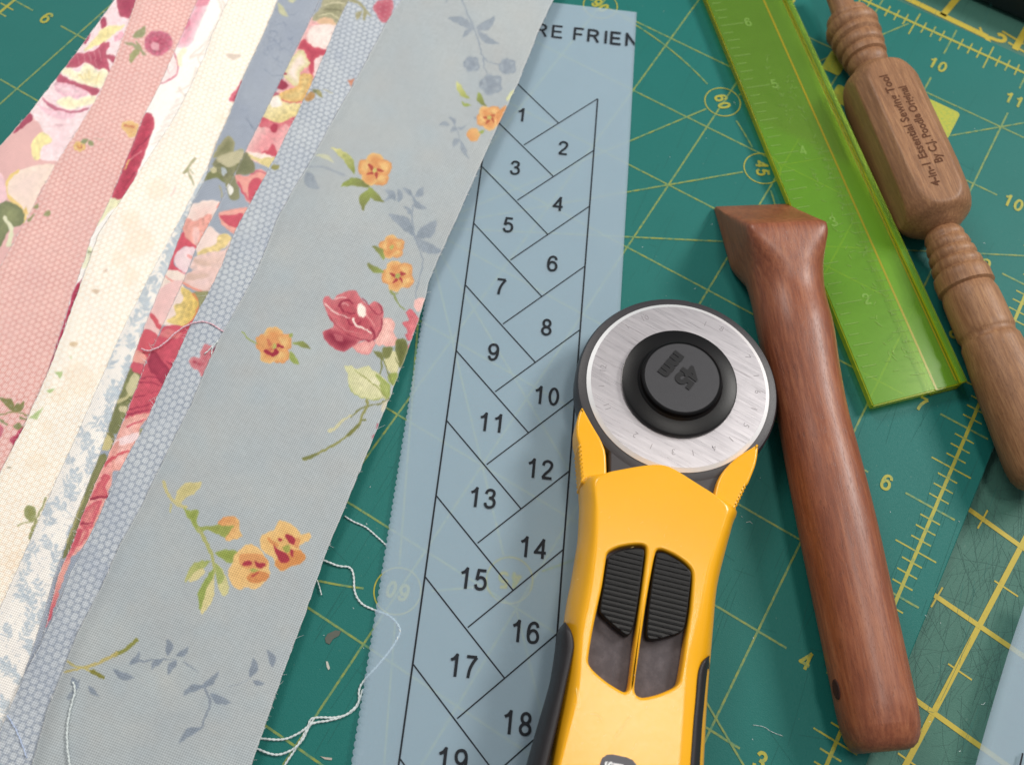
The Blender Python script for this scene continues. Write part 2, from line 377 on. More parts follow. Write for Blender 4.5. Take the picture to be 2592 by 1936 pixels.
# lower mat, older and greyer, seen along the right and top edges
Z2 = -0.095
mat2 = obj('cutting_mat', slab(-8, 21, -9, 20, -0.18, Z2), M_mat2)
tag(mat2, 'older grey green scratched cutting mat with thick yellow lines, beneath the teal one', 'cutting mat')
hv = B(); th_ = B()
def L2(b, p, q, wd, dz): b.line(G(*p, Z2 + dz)[:2], G(*q, Z2 + dz)[:2], wd, Z2 + dz)
HV = []
def LH(p, q, wd, dz):
    b = B(); L2(b, p, q, wd, dz); obj('grid_line', b.mesh('grid_line'), M_inkb, mat2)
LH((2700, 1165), (2253, 2010), 0.052, 0.004)
for p, q in (((2300, 1461), (2600, 1666)), ((2250, 1722), (2560, 1944)), ((2420, 1265), (2700, 1465)), ((2640, 1265), (2760, 1330)), ((2286, -8), (2499, 94)), ((2386, 40), (2428, -10)), ((2569, 126), (2600, 71))): LH(p, q, 0.050 if p[1] > 200 else 0.085, 0.005 if p[1] > 200 else 0.0045)
for p, q in (((2400, 1679), (2460, 1720)), ((2517, 1469), (2577, 1509)), ((2500, 1291), (2475, 1337)), ((2386, 1486), (2357, 1536)), ((2273, 1905), (2328, 1944)), ((2480, 70), (2486, 84)), ((2537, 80), (2591, 112)), ((2552, 108), (2596, 134))): L2(th_, p, q, 0.017 if p[1] > 200 else 0.03, 0.0035)
tag(obj('tick_mark', th_.mesh('tick_mark'), M_inkb, mat2), kind='stuff')
me = stroke_text('2', 0.27, 0.055); p = G(2522, 99, Z2 + 0.004)
me.transform(Matrix.Translation(p) @ Matrix.Rotation(math.radians(-75) + math.atan2(RH.y, RH.x), 4, 'Z')); obj('numeral', me, M_inkb, mat2)
# scratches cut into the lower mat: real shallow grooves drawn as thin dark slivers
sc = B()
for k in range(340):
    x = random.uniform(2150, 2640); y = random.uniform(1150, 1960); p = G(x, y, Z2)
    a = random.gauss(math.radians(93), 0.45) if random.random() < 0.75 else random.uniform(0, math.pi)
    L = random.uniform(0.15, 0.9); q = (p[0] + L * math.cos(a), p[1] + L * math.sin(a)); c = random.uniform(-0.05, 0.05)
    mid = ((p[0] + q[0]) / 2 + c, (p[1] + q[1]) / 2); sc.path([p[:2], mid, q], random.uniform(0.0015, 0.0035), Z2 + 0.0015 + k * 1e-6)
tag(obj('knife_mark', sc.mesh('knife_mark'), m_plain('scratch_dark', (62, 98, 90), 0.8), mat2), kind='stuff')
sc = B()
for k in range(420):
    x = random.uniform(600, 2500); y = random.uniform(0, 1960); p = G(x, y, 0)
    a = random.gauss(math.radians(92), 0.07) if random.random() < 0.85 else random.gauss(0.02, 0.3)
    L = random.uniform(0.1, 0.8)
    sc.path([p[:2], (p[0] + L * math.cos(a), p[1] + L * math.sin(a))], random.uniform(0.002, 0.0038), ZI * 0.5 + k * 1e-6)
tag(obj('knife_mark', sc.mesh('knife_mark'), m_plain('scratch_teal', (20, 94, 88), 0.8), mat), kind='stuff')
# black case beyond the mats, top right corner
pa = G(2448, -6, -0.07); pb_ = G(2592, 58, -0.07); dx = Vector((pb_ - pa)).normalized(); nn = Vector((-dx.y, dx.x, 0))
if nn.dot(UH) < 0: nn = -nn
bm = bmesh.new(); a0 = Vector(pa) - dx * 1.0; q = [a0, a0 + dx * 6, a0 + dx * 6 + nn * 3, a0 + nn * 3]
vs = [bm.verts.new((v.x, v.y, Z2 + 0.02)) for v in q] + [bm.verts.new((v.x, v.y, 0.55)) for v in q]
for f in ((3, 2, 1, 0), (4, 5, 6, 7), (0, 1, 5, 4), (1, 2, 6, 5), (2, 3, 7, 6), (3, 0, 4, 7)): bm.faces.new([vs[i] for i in f])
bmesh.ops.recalc_face_normals(bm, faces=bm.faces); bmesh.ops.bevel(bm, geom=bm.edges[:], offset=0.08, segments=4, affect='EDGES', profile=0.5)
me = bpy.data.meshes.new('case'); bm.to_mesh(me); bm.free(); smooth(me)
tag(obj('storage_case', me, m_plain('case_black', (20, 28, 34), 0.5)), 'black case cut off by the top right corner, standing beyond the mats', 'case')
# ------------------------------------------------------------------ printed cottons
class Canvas:
    SC = 2.0
    def __init__(s, x0, x1, bg, mott=6, mfreq=90, y0=-80, y1=2030):
        s.x0, s.y0 = x0, y0; s.w = int((x1 - x0) / s.SC); s.h = int((y1 - y0) / s.SC)
        yy, xx = np.mgrid[0:s.h, 0:s.w]; s.X = x0 + xx * s.SC; s.Y = y0 + yy * s.SC
        n1 = s.field(9, 2); n2 = s.field(9, 2)
        s.WX = s.X + n1 * 1.7; s.WY = s.Y + n2 * 1.7
        s.im = np.zeros((s.h, s.w, 3)) + np.array(bg, float)
        s.im += (s.field(mfreq, 3) * mott)[..., None] * np.array([1, 0.9, 0.55])
        s.a = np.ones((s.h, s.w)); s.fine = s.field(6, 2); s.o = (0, 0); s.s = 1.0
    def field(s, size, octv=3):
        out = np.zeros((s.h, s.w)); amp = 1; tot = 0
        for k in range(octv):
            q = max(size / s.SC / 2 ** k, 1.0); gh, gw = int(s.h / q) + 3, int(s.w / q) + 3; g = rng.normal(size=(gh, gw))
            yy = np.arange(s.h) / q; xx = np.arange(s.w) / q; yi = yy.astype(int); xi = xx.astype(int); fy = (yy - yi); fx = (xx - xi)
            fy = fy * fy * (3 - 2 * fy); fx = fx * fx * (3 - 2 * fx)
            a = g[yi][:, xi] * (1 - fx) + g[yi][:, xi + 1] * fx; b = g[yi + 1][:, xi] * (1 - fx) + g[yi + 1][:, xi + 1] * fx
            out += amp * (a * (1 - fy[:, None]) + b * fy[:, None]); tot += amp; amp *= 0.5
        return out / tot
    def at(s, ox, oy, sc): s.o = (ox, oy); s.s = sc; return s
    def pts(s, t):
        if isinstance(t, str): t = [tuple(float(v) for v in q.split(',')) for q in t.split()]
        P = np.array(t, float) * s.s; P[:, 0] += s.o[0]; P[:, 1] += s.o[1]; return P
    def _win(s, P, m):
        i0 = max(int((P[:, 0].min() - m - s.x0) / s.SC), 0); i1 = min(int((P[:, 0].max() + m - s.x0) / s.SC) + 2, s.w)
        j0 = max(int((P[:, 1].min() - m - s.y0) / s.SC), 0); j1 = min(int((P[:, 1].max() + m - s.y0) / s.SC) + 2, s.h)
        return (slice(j0, j1), slice(i0, i1)) if i1 > i0 and j1 > j0 else None
    def _put(s, w, cov, col, mask):
        cov = cov[..., None]; s.im[w] = s.im[w] * (1 - cov) + col * cov
        if mask: s.a[w] = s.a[w] * (1 - cov[..., 0])
    def poly(s, t, col, col2=None, d=None, soft=2.6, alpha=1.0, sm=True, streak=0.0, mask=True, hard=False):
        P = s.pts(t)
        if sm and len(P) > 3: P = spline(P, 4, True)
        w = s._win(P, soft + 4)
        if w is None: return
        X = s.WX[w]; Y = s.WY[w]; ins = np.zeros(X.shape, bool); ds = np.full(X.shape, 1e9); n = len(P)
        for i in range(n):
            x1, y1 = P[i]; x2, y2 = P[(i + 1) % n]
            c = (y1 > Y) != (y2 > Y); ins ^= c & (X < (x2 - x1) * (Y - y1) / (y2 - y1 + 1e-12) + x1)
            dx_, dy_ = x2 - x1, y2 - y1; L = dx_ * dx_ + dy_ * dy_ + 1e-9
            tt = np.clip(((X - x1) * dx_ + (Y - y1) * dy_) / L, 0, 1)
            ds = np.minimum(ds, (X - x1 - tt * dx_) ** 2 + (Y - y1 - tt * dy_) ** 2)
        sd = np.sqrt(ds) * np.where(ins, 1, -1); cov = np.clip(sd / soft + 0.5, 0, 1) * alpha
        c = np.zeros(X.shape + (3,)) + np.array(col, float)
        if col2 is not None:
            if d is None:   # edge colour -> centre colour
                f = np.clip(sd / max(sd.max() * 0.8, 1), 0, 1)
            else:
                a, b = s.pts([d[0:2], d[2:4]]); v = b - a; f = np.clip(((X - a[0]) * v[0] + (Y - a[1]) * v[1]) / (v @ v), 0, 1)
            f = np.clip(f + s.fine[w] * 0.08, 0, 1)[..., None]; c = c * (1 - f) + np.array(col2, float) * f
        if streak:
            c *= (1 + 0.5 * streak * s.fine[w])[..., None]
        c *= (1 + 0.03 * s.fine[w])[..., None]
        s._put(w, cov, c, mask)
    def stroke(s, t, w0, w1=None, col=(0, 0, 0), alpha=1.0, soft=1.4, mask=True, curve=True):
        P = s.pts(t); w1 = w0 if w1 is None else w1; w0 = w0 * s.s; w1 = w1 * s.s
        if curve and len(P) > 2: P = spline(P, 5)
        w = s._win(P, max(w0, w1) + soft + 3)
        if w is None: return
        X = s.WX[w]; Y = s.WY[w]; best = np.full(X.shape, -1e9); n = len(P)
        for i in range(n - 1):
            x1, y1 = P[i]; dx_, dy_ = P[i + 1] - P[i]; L = dx_ * dx_ + dy_ * dy_ + 1e-9
            tt = np.clip(((X - x1) * dx_ + (Y - y1) * dy_) / L, 0, 1); u = (i + tt) / (n - 1)
            best = np.maximum(best, (w0 + (w1 - w0) * u) / 2 - np.sqrt((X - x1 - tt * dx_) ** 2 + (Y - y1 - tt * dy_) ** 2))
        s._put(w, np.clip(best / soft + 0.5, 0, 1) * alpha, np.zeros(X.shape + (3,)) + np.array(col, float), mask)
    def leaf(s, x0, y0, x1, y1, wd, col, col2=None, bend=0.12, **k):
        v = np.array([x1 - x0, y1 - y0], float); n = np.array([-v[1], v[0]]) / (np.hypot(*v) + 1e-9); L = np.hypot(*v)
        q = []
        for t, a in ((0, 0), (0.2, 0.62), (0.45, 1), (0.75, 0.68), (1, 0.0), (0.75, -0.6), (0.45, -1), (0.2, -0.7)):
            q.append(tuple(np.array([x0, y0]) + v * t + n * (a * wd / 2 + bend * L * math.sin(math.pi * t))))
        s.poly(q, col, col2, None if col2 is None else (x0, y0, x1, y1), **k)
    def flower(s, x, y, r, c1, c2, rot=0.0, red=None, cen=None, npet=5, sq=0.9):
        for k in range(npet):
            a = rot + 2 * math.pi * k / npet; px, py = x + r * 0.52 * math.cos(a), y + r * 0.52 * math.sin(a) * sq
            q = [(px + r * 0.5 * math.cos(b) * (1 + 0.12 * math.sin(3 * b + k)), py + r * 0.46 * math.sin(b)) for b in np.linspace(0, 2 * math.pi, 9)[:-1]]
            s.poly(q, c1 if k % 2 else c2, c2 if k % 2 else c1)
        s.poly([(x + r * 0.42 * math.cos(b), y + r * 0.42 * math.sin(b)) for b in np.linspace(0, 6.28, 8)[:-1]], c2, alpha=0.8)
        if red:
            for k in range(npet):
                a = rot + 2 * math.pi * k / npet + 0.2
                if k == 3: continue
                s.stroke([(x + r * 0.22 * math.cos(a), y + r * 0.22 * math.sin(a)), (x + r * 0.46 * math.cos(a + 0.25), y + r * 0.46 * math.sin(a + 0.25))], r * 0.2, r * 0.09, red, curve=False)
        if cen: s.poly([(x + r * 0.15 * math.cos(b), y + r * 0.15 * math.sin(b)) for b in np.linspace(0, 6.28, 7)[:-1]], cen)
def edge(pts):
    P = np.array(pts, float); P = P[np.argsort(P[:, 1])]
    return lambda y: np.interp(y, P[:, 1], P[:, 0], left=None, right=None)
def ext(pts, y0=-90, y1=2040):
    P = sorted(pts, key=lambda q: q[1])
    def ex_(a, b, y): return (a[0] + (b[0] - a[0]) * (y - a[1]) / (b[1] - a[1]), y)
    k = min(3, len(P) - 1)
    return [ex_(P[0], P[k], y0)] + P + [ex_(P[-1], P[-1 - k], y1)]
def wavy(x, y):
    return 0.022 + 0.010 * np.sin(x * 0.9 + y * 0.5 + 1) + 0.007 * np.sin(x * 1.7 - y * 1.1) + 0.003 * np.sin(x * 4.1 + y * 3.3)
def strip(name, label, Lp, Rp, cv, z, mat_, under=90, step=2.7, drape=None, zf=None):
    ys = np.arange(-70, 2020, step); L = np.interp(ys, *zip(*[(q[1], q[0]) for q in sorted(ext(Lp), key=lambda q: q[1])]))
    R = np.interp(ys, *zip(*[(q[1], q[0]) for q in sorted(ext(Rp), key=lambda q: q[1])])) + under
    # cut edges are never quite straight
    j = np.interp(ys, np.arange(-80, 2040, 9), rng.normal(0, 0.55, 236)); L = L + j; R = R + np.roll(j, 40)
    R = np.maximum(R, L + 40); m = int((R - L).max() / step) + 2
    u = np.linspace(0, 1, m); X = L[:, None] + (R - L)[:, None] * u[None, :]; Y = np.repeat(ys[:, None], m, 1)
    P0 = G(X, Y, z); Z = z + wavy(P0[..., 0], P0[..., 1]) + (zf(u[None, :], Y) if zf else 0) - 0.012 * np.exp(-((X - L[:, None]) / 14) ** 2)
    P = G(X, Y, Z)
    # colour from the painted pattern
    fx = np.clip((X - cv.x0) / cv.SC, 0, cv.w - 1.001); fy = np.clip((Y - cv.y0) / cv.SC, 0, cv.h - 1.001); ix = fx.astype(int); iy = fy.astype(int); ax = (fx - ix)[..., None]; ay = (fy - iy)[..., None]
    im = np.concatenate([cv.im, cv.a[..., None] * 255], -1)
    c = (im[iy, ix] * (1 - ax) + im[iy, ix + 1] * ax) * (1 - ay) + (im[iy + 1, ix] * (1 - ax) + im[iy + 1, ix + 1] * ax) * ay
    lum = (c[..., :3] @ np.array([.3, .55, .15]))[..., None]; c[..., :3] = lum + (c[..., :3] - lum) * 0.84      # faded dyes
    # selvedge fibres: the raw cut edge is paler
    e = np.exp(-((X - L[:, None]) / 2.4) ** 2)[..., None] * 0.55 + (np.exp(-((R[:, None] - X) / 2.4) ** 2)[..., None] * 0.5)
    c[..., :3] = c[..., :3] * (1 - e) + (c[..., :3] * 0.4 + 0.6 * 232) * e
    # add skirts: thickness of the cloth
    TH = 0.013
    P = np.concatenate([P[:, :1] - [0, 0, TH], P, P[:, -1:] - [0, 0, TH]], 1); c = np.concatenate([c[:, :1], c, c[:, -1:]], 1)
    me = grid_mesh(name, P); v = np.clip(c / 255, 0, 1); rgb = np.where(v[..., :3] <= 0.04045, v[..., :3] / 12.92, ((v[..., :3] + 0.055) / 1.055) ** 2.4)
    at = me.color_attributes.new('print', 'FLOAT_COLOR', 'POINT'); at.data.foreach_set('color', np.concatenate([rgb, v[..., 3:]], -1).astype(np.float32).ravel())
    # flip if normals point down
    if me.polygons[len(me.polygons) // 2].normal.z < 0: me.flip_normals()
    o = obj(name, me, mat_); tag(o, label, 'fabric strip', 'fabric strips fanned over the cutting mat')
    # frayed fibres standing off the cut edges
    fb = B(); PP = P[:, 1:-1]
    for k in range(230):
        i = int(rng.integers(3, PP.shape[0] - 3)); sd_ = 0 if (under or rng.random() < .45) else -1
        a = PP[i, sd_].copy(); ind = PP[i, 1 if sd_ == 0 else -2] - a; ind[2] = 0; ind /= np.linalg.norm(ind) + 1e-9; tg = PP[i + 2, sd_] - PP[i - 2, sd_]; tg[2] = 0; tg /= np.linalg.norm(tg) + 1e-9
        L_ = rng.uniform(0.015, 0.05) * (2.2 if rng.random() < .08 else 1); sl_ = rng.normal(0, 1.3); a = a + ind * 0.01; a[2] += 0.004
        d_ = -ind + tg * sl_; d_ /= np.linalg.norm(d_); m_ = a + d_ * L_ * .5 + tg * rng.normal(0, .006); e_ = a + d_ * L_; e_[2] += rng.uniform(-.012, .008)
        me_ = tube([a, m_, e_], [0.0016, 0.0013, 0.0007], 'f', 3); fb.add([v.co for v in me_.vertices], [tuple(p.vertices) for p in me_.polygons]); bpy.data.meshes.remove(me_)
    tag(obj('frayed_fibre', fb.mesh('frayed_fibre'), M_FIB, o), kind='stuff')
    return o
M_FIB = m_plain('cotton_fibre', (226, 226, 226), 0.95, 0.1)
M_f = m_fabric('cotton_plain'); M_fb = m_fabric('cotton_honeycomb_blue', (138, 148, 164), 0.68, 0.074)
M_fp = m_fabric('cotton_honeycomb_pink', (216, 148, 140), 0.62, 0.068); M_fc = m_fabric('cotton_honeycomb_cream', (238, 208, 176), 0.42, 0.070)
E_ab = [(345, 0), (290, 152), (250, 240), (195, 330), (138, 421), (65, 559), (0, 676), (-60, 790), (-600, 1900)]
E_a = [(290, 0), (200, 125), (78, 282), (0, 370), (-150, 545), (-900, 1500)]
E_bc = [(500, 0), (403, 218), (367, 287), (320, 403), (283, 494), (232, 600), (198, 702), (182, 745), (109, 978), (60, 1130), (10, 1290), (-200, 1950)]
E_cd = [(578, 0), (536, 90), (517, 142), (482, 218), (445, 292), (393, 373), (312, 497), (250, 590), (210, 702), (160, 840), (120, 945), (94, 1003), (58, 1083), (0, 1195), (-200, 1600), (-400, 2000)]
E_L = [(745, 0), (537, 399), (432, 600), (396, 665), (312, 832), (254, 963), (196, 1097), (149, 1200), (71, 1378), (5, 1527), (-60, 1670), (-210, 2000)]
E_e = [(704, 0), (664, 94), (617, 192), (581, 290), (545, 370), (516, 461), (490, 508), (461, 581), (425, 680), (396, 752), (363, 832), (327, 934), (287, 1039), (254, 1145), (232, 1200), (187, 1316), (134, 1467), (107, 1563), (76, 1661), (30, 1790), (-30, 1960)]
E_f = [(809, 0), (777, 69), (675, 276), (617, 392), (556, 516), (496, 628), (469, 700), (417, 812), (371, 910), (344, 983), (320, 1043), (268, 1165), (239, 1227), (212, 1293), (179, 1384), (147, 1455), (118, 1574), (100, 1640), (50, 1790), (0, 1960)]
E_g = [(883, 0), (852, 62), (823, 134), (791, 207), (754, 283), (700, 392), (632, 516), (595, 585), (559, 676), (523, 749), (483, 821), (439, 919), (396, 1007), (363, 1083), (327, 1145), (298, 1200), (249, 1311), (183, 1441), (129, 1574), (80, 1672), (49, 1735), (13, 1819), (-40, 1940)]
E_h = [(1016, 0), (980, 55), (932, 145), (889, 225), (845, 301), (791, 400), (747, 472), (700, 558), (685, 600), (650, 687), (617, 748), (566, 836), (523, 927), (483, 1025), (436, 1119), (396, 1200), (356, 1285), (303, 1378), (254, 1490), (196, 1601), (156, 1703), (120, 1793), (80, 1936)]
E_hr = [(1401, 0), (1365, 73), (1314, 203), (1263, 312), (1219, 410), (1143, 581), (1105, 665), (1083, 718), (1079, 745), (1061, 803), (1032, 887), (992, 992), (949, 1097), (905, 1205), (866, 1300), (829, 1387), (766, 1570), (713, 1712), (659, 1868), (636, 1936)]
GR = (140, 152, 166); OL = (122, 126, 70); GN = (150, 166, 78); OR = (222, 146, 84); YO = (232, 184, 112); RD = (176, 50, 66)
# --- top strip: grey blue with sprays of orange flowers and a rose
cv = Canvas(60, 1440, (171, 179, 182), 3, 120)
cv.im += (cv.field(60, 3) * 1.3)[..., None] * np.array([-1.2, 0.3, 1.4])
c = cv.at(700, 0, .3631)
for t in ('1290,0 1375,200 1420,330 1440,400 1500,440 1580,455', '1440,400 1452,480 1490,560', '1190,0 1180,20'): c.stroke(t, 12, 8, GR, 0.85)
for q in ((1370, 205, 1195, 135, 62), (1385, 205, 1522, 118, 66), (1400, 212, 1552, 308, 56), (1375, 200, 1300, 268, 32)): c.leaf(*q, (146, 157, 170), (134, 147, 161), alpha=0.9)
for x, y, r in ((1360, 450, 62), (1610, 465, 66), (1495, 590, 84)): c.flower(x, y, r, (150, 161, 172), (138, 150, 164), 0.6)
c.leaf(1258, 570, 1350, 692, 42, (205, 205, 130), (150, 160, 70)); c.leaf(1290, 712, 1358, 738, 26, GN); c.leaf(1405, 645, 1460, 742, 44, GN, OL)
c.flower(1485, 822, 96, YO, OR, 0.3, (190, 90, 60), (190, 180, 90)); c.poly('1560,760 1600,735 1600,800 1545,870 1530,800', OR); c.stroke('1650,640 1610,700', 30, 20, (215, 215, 150), 0.8)
c.poly('1325,935 1350,900 1400,900 1420,940 1395,985 1350,985', YO, OR, (1420, 900, 1330, 970)); c.leaf(1410, 925, 1450, 915, 22, GN)
c.stroke('1205,820 1250,880 1275,960 1330,1060', 9, 7, GR, 0.8)
for q in ((1210, 870, 1130, 875, 34), (1255, 870, 1200, 815, 30), (1262, 900, 1215, 915, 38), (1262, 900, 1320, 870, 26), (1282, 970, 1230, 1020, 40), (1290, 980, 1345, 1108, 36), (1375, 830, 1395, 820, 18)): c.leaf(*q, GR, alpha=0.8)
c.leaf(545, 1208, 380, 1030, 62, (140, 152, 70), (214, 208, 140)); c.leaf(400, 1130, 275, 1085, 34, (205, 205, 160), alpha=0.7)
c.flower(685, 1188, 122, YO, OR, 0.95, (184, 72, 60), (205, 190, 100), 5, 1.0)
c.leaf(645, 1302, 448, 1298, 62, OL, GN, 0.16); c.leaf(640, 1305, 752, 1408, 58, GN, OL); c.leaf(655, 1318, 602, 1472, 72, GN, OL)
c.leaf(205, 1200, 300, 1315, 92, GR, (150, 161, 172), alpha=.9); c.stroke('215,1165 340,1170 470,1222', 12, 22, (150, 160, 172), 0.7)
c.stroke('905,1330 960,1390 945,1490 962,1645', 9, 10, GR, .9)
for q in ((830, 1400, 752, 1322, 40), (850, 1410, 848, 1312, 38), (945, 1362, 872, 1318, 34), (962, 1372, 1026, 1302, 50), (950, 1392, 1046, 1455, 44), (940, 1500, 885, 1440, 30), (958, 1642, 778, 1498, 82), (968, 1655, 1115, 1532, 92), (820, 1380, 750, 1400, 30)): c.leaf(*q, (134, 147, 161), (148, 159, 171))
c = cv.at(600, 600, .3631)
c.leaf(1245, 10, 1432, 98, 78, (150, 161, 172), (136, 149, 163)); c.stroke('1225,-40 1262,60 1292,150 1290,215 1250,370 1248,440', 12, 8, GR, 0.8)
c.flower(1080, 72, 92, YO, OR, 0.8, None, (175, 175, 90)); c.leaf(1028, 158, 942, 62, 40, GN, OL)
c.flower(1122, 272, 118, YO, OR, 0.55, (180, 60, 64), (170, 172, 84)); c.leaf(1028, 244, 905, 182, 46, GN, OL, -0.12)
c.stroke('1070,378 1100,420 1125,465 1172,505', 22, 7, (140, 152, 92)); c.stroke('1085,400 1118,385', 10, 8, (140, 152, 92))
c.flower(258, 760, 132, YO, OR, 0.9, (176, 46, 64), (178, 180, 88), 5, 1.05); c.poly('200,690 250,720 240,800 170,800 140,740', OR, alpha=.7); c.stroke('205,800 245,820 285,800', 34, 22, (172, 44, 62))
c.leaf(388, 740, 512, 776, 40, GN, OL, -0.1); c.leaf(372, 795, 430, 888, 44, GN); c.leaf(365, 700, 392, 670, 20, GN); c.stroke('38,662 80,712 145,745', 10, 8, GN)
c.leaf(2120, 1530, 2200, 1500, 20, OL)
c = cv.at(780, 700, .2905)     # the rose
c.poly('128,215 165,168 225,205 250,160 340,132 410,118 452,185 520,245 585,212 648,262 655,330 636,400 645,450 580,552 460,565 400,605 300,652 220,622 150,545 128,482 200,452 222,420 172,330', (214, 112, 118), (196, 76, 90), streak=.05)
c.poly('132,492 200,458 300,495 430,555 370,620 300,652 212,615 150,552', (196, 84, 98), (150, 40, 64)); c.poly('225,500 300,520 300,570 250,560', (205, 104, 112), alpha=.7)
c.poly('590,545 636,440 640,368 705,362 758,400 748,490 778,560 742,602 660,606 605,595', (238, 170, 160), (246, 190, 178), streak=.04); c.poly('385,618 460,575 585,560 575,612 520,682 455,668', (226, 140, 138), (242, 172, 164))
for t, a, b, q in (('150,240 230,312 310,345 372,352', 16, 8, (240, 196, 190)), ('240,190 290,180 330,190', 14, 6, (236, 184, 180)), ('268,262 285,222 340,205 384,240', 20, 12, (158, 44, 68)), ('282,268 330,312 405,322', 16, 12, (158, 44, 68)), ('340,375 372,425 452,402 460,380', 14, 10, (160, 46, 70)), ('175,330 250,430 330,470', 12, 10, (186, 70, 86)), ('470,190 540,262 606,330 648,300 612,228', 9, 12, (164, 52, 74)), ('330,500 460,545 566,556 632,455 640,372', 10, 14, (164, 52, 74)), ('545,448 578,505 562,545', 24, 10, (160, 50, 72)), ('250,420 340,470 450,500', 8, 6, (222, 130, 132)), ('505,330 560,400 590,430', 22, 10, (228, 132, 134)), ('300,240 330,235 350,255', 10, 8, (232, 160, 158))): c.stroke(t, a, b, q, .95)
c.poly('425,262 462,232 500,285 490,352 445,338', (250, 232, 218)); c.stroke('392,372 420,428 478,450 545,494', 18, 14, (248, 226, 214))
c.poly('818,402 880,382 852,312 884,286 935,325 975,380 940,480 882,562 848,520 862,468', (216, 96, 108), (226, 120, 126), streak=.06); c.poly('918,232 958,192 1012,196 985,292 945,300', (244, 186, 178)); c.poly('852,640 905,560 915,600 862,712', (212, 96, 104))
c.poly('772,556 832,545 868,592 862,690 806,806 770,730 758,630', OL, (100, 106, 52), streak=.08); c.poly('662,738 740,648 790,742 764,852 705,828', (210, 204, 152)); c.poly('700,852 764,842 790,880 742,950 698,905', GN)
c.leaf(655, 728, 565, 648, 52, OL); c.poly('652,622 735,618 704,702 660,704', OL); c.stroke('652,690 690,830 735,940', 9, 9, OL); c.stroke('640,720 640,800 620,870', 14, 10, OL); c.stroke('760,700 800,790', 8, 8, OL)
c.poly('318,782 372,778 430,802 520,784 620,850 700,930 712,1010 682,1062 560,1070 430,1042 352,950 346,860', (204, 204, 150), (216, 212, 164)); c.poly('590,850 700,932 716,1010 684,1060 610,930', GN, (168, 180, 100)); c.stroke('400,810 500,880 600,960 684,1054', 6, 12, (150, 156, 84)); c.stroke('350,950 430,1042 560,1070 680,1062', 8, 10, (170, 178, 104)); c.poly('540,890 590,880 630,930 600,950', (222, 218, 176))
c.stroke('702,1062 640,1105 560,1122 440,1160 372,1226', 12, 14, (128, 130, 76)); c.stroke('508,1080 520,1120 470,1210 430,1310 350,1382 180,1492 0,1580 -45,1590', 20, 22, (146, 146, 84)); c.stroke('440,1290 350,1380', 30, 26, (124, 126, 66)); c.stroke('490,1245 460,1255', 16, 8, (124, 126, 66)); c.stroke('372,1206 290,1262 236,1320 188,1342', 16, 34, (206, 200, 152), .9)
c.stroke('606,1290 596,1320', 14, 10, (180, 60, 84)); c.stroke('575,1385 566,1405', 18, 12, (180, 60, 84)); c.poly('640,1120 700,1075 690,1110 650,1190', (222, 206, 168), alpha=.7)
c = cv.at(350, 1150, .2724)    # lower spray
c.stroke('236,258 262,345 320,430 440,492', 26, 40, (196, 186, 128)); c.poly('345,405 372,330 430,268 500,262 590,262 545,345 425,412 400,450 350,440', (208, 194, 132), (194, 182, 118)); c.stroke('300,470 300,535', 26, 12, (190, 184, 120), .9)
c.poly('418,480 462,520 540,508 566,540 545,620 590,690 640,680 560,730 500,650 440,550', (158, 172, 84), (140, 156, 66)); c.stroke('560,690 650,682 740,722 800,740', 34, 30, (152, 164, 84))
c.poly('738,650 782,588 862,568 934,602 938,690 964,762 880,788 820,798 790,720', OR, YO, (760, 600, 940, 760)); c.poly('648,680 742,655 850,662 892,660 830,740 800,770 720,724', (150, 160, 74))
c.stroke('565,700 640,830 680,930 704,1060 690,1160', 38, 22, (172, 174, 104)); c.poly('706,918 800,890 925,898 868,1006 788,975', GN, (140, 156, 62))
c.poly('1130,770 1190,728 1258,700 1310,620 1385,625 1490,700 1510,740 1588,728 1602,782 1490,862 1548,935 1522,1000 1400,1052 1350,1082 1288,1050 1250,960 1150,885', (234, 188, 116), (226, 174, 100)); c.poly('1400,905 1480,880 1546,930 1524,1000 1400,1050 1350,1080 1290,1046 1272,970 1350,990', (216, 138, 72)); c.poly('1195,775 1280,810 1300,850 1250,850', (218, 142, 80)); c.poly('1440,770 1500,790 1490,860 1430,840', (222, 150, 90))
c.poly('1252,836 1290,878 1372,912 1408,982 1326,1002 1278,920', RD); c.poly('1360,752 1400,742 1452,772 1440,835 1402,822', RD); c.poly('1305,772 1336,780 1330,806 1308,804', RD); c.poly('1402,880 1440,886 1446,950 1420,932', RD); c.poly('1342,860 1400,845 1420,880 1380,912', (160, 162, 72))
c.poly('870,1010 905,918 1004,832 1082,850 1132,880 1212,1000 1222,1128 1172,1182 1100,1246 1010,1240 920,1250 858,1182 830,1092', (234, 188, 118), (228, 178, 106)); c.poly('945,935 1060,920 1160,935 1210,1010 1120,1065 960,1035', (222, 150, 88)); c.poly('1006,1130 1120,1078 1222,1120 1170,1176 1040,1190', (214, 134, 74))
c.poly('970,1012 1006,985 1056,992 1046,1022 992,1030', RD); c.poly('1086,985 1128,1005 1182,1018 1140,1058 1092,1032', RD); c.stroke('1060,1130 1112,1096', 20, 12, (190, 70, 62)); c.poly('1040,1070 1080,1052 1108,1076 1070,1096', (166, 166, 78))
c.leaf(668, 985, 436, 1192, 92, (156, 170, 86), (188, 186, 112)); c.poly('540,1080 600,1060 620,1090 560,1160 470,1180', (214, 200, 140)); c.poly('690,1060 706,1130 700,1320 650,1420 590,1490 590,1350 640,1180', (214, 200, 138)); c.poly('690,1060 696,1140 640,1230 600,1380 572,1440 552,1290 610,1180', (146, 164, 74)); c.poly('706,1010 770,1060 812,1140 840,1210 832,1300 780,1312 738,1180', (206, 198, 134)); c.poly('706,1010 760,1056 800,1150 760,1200 736,1180', (160, 172, 92))
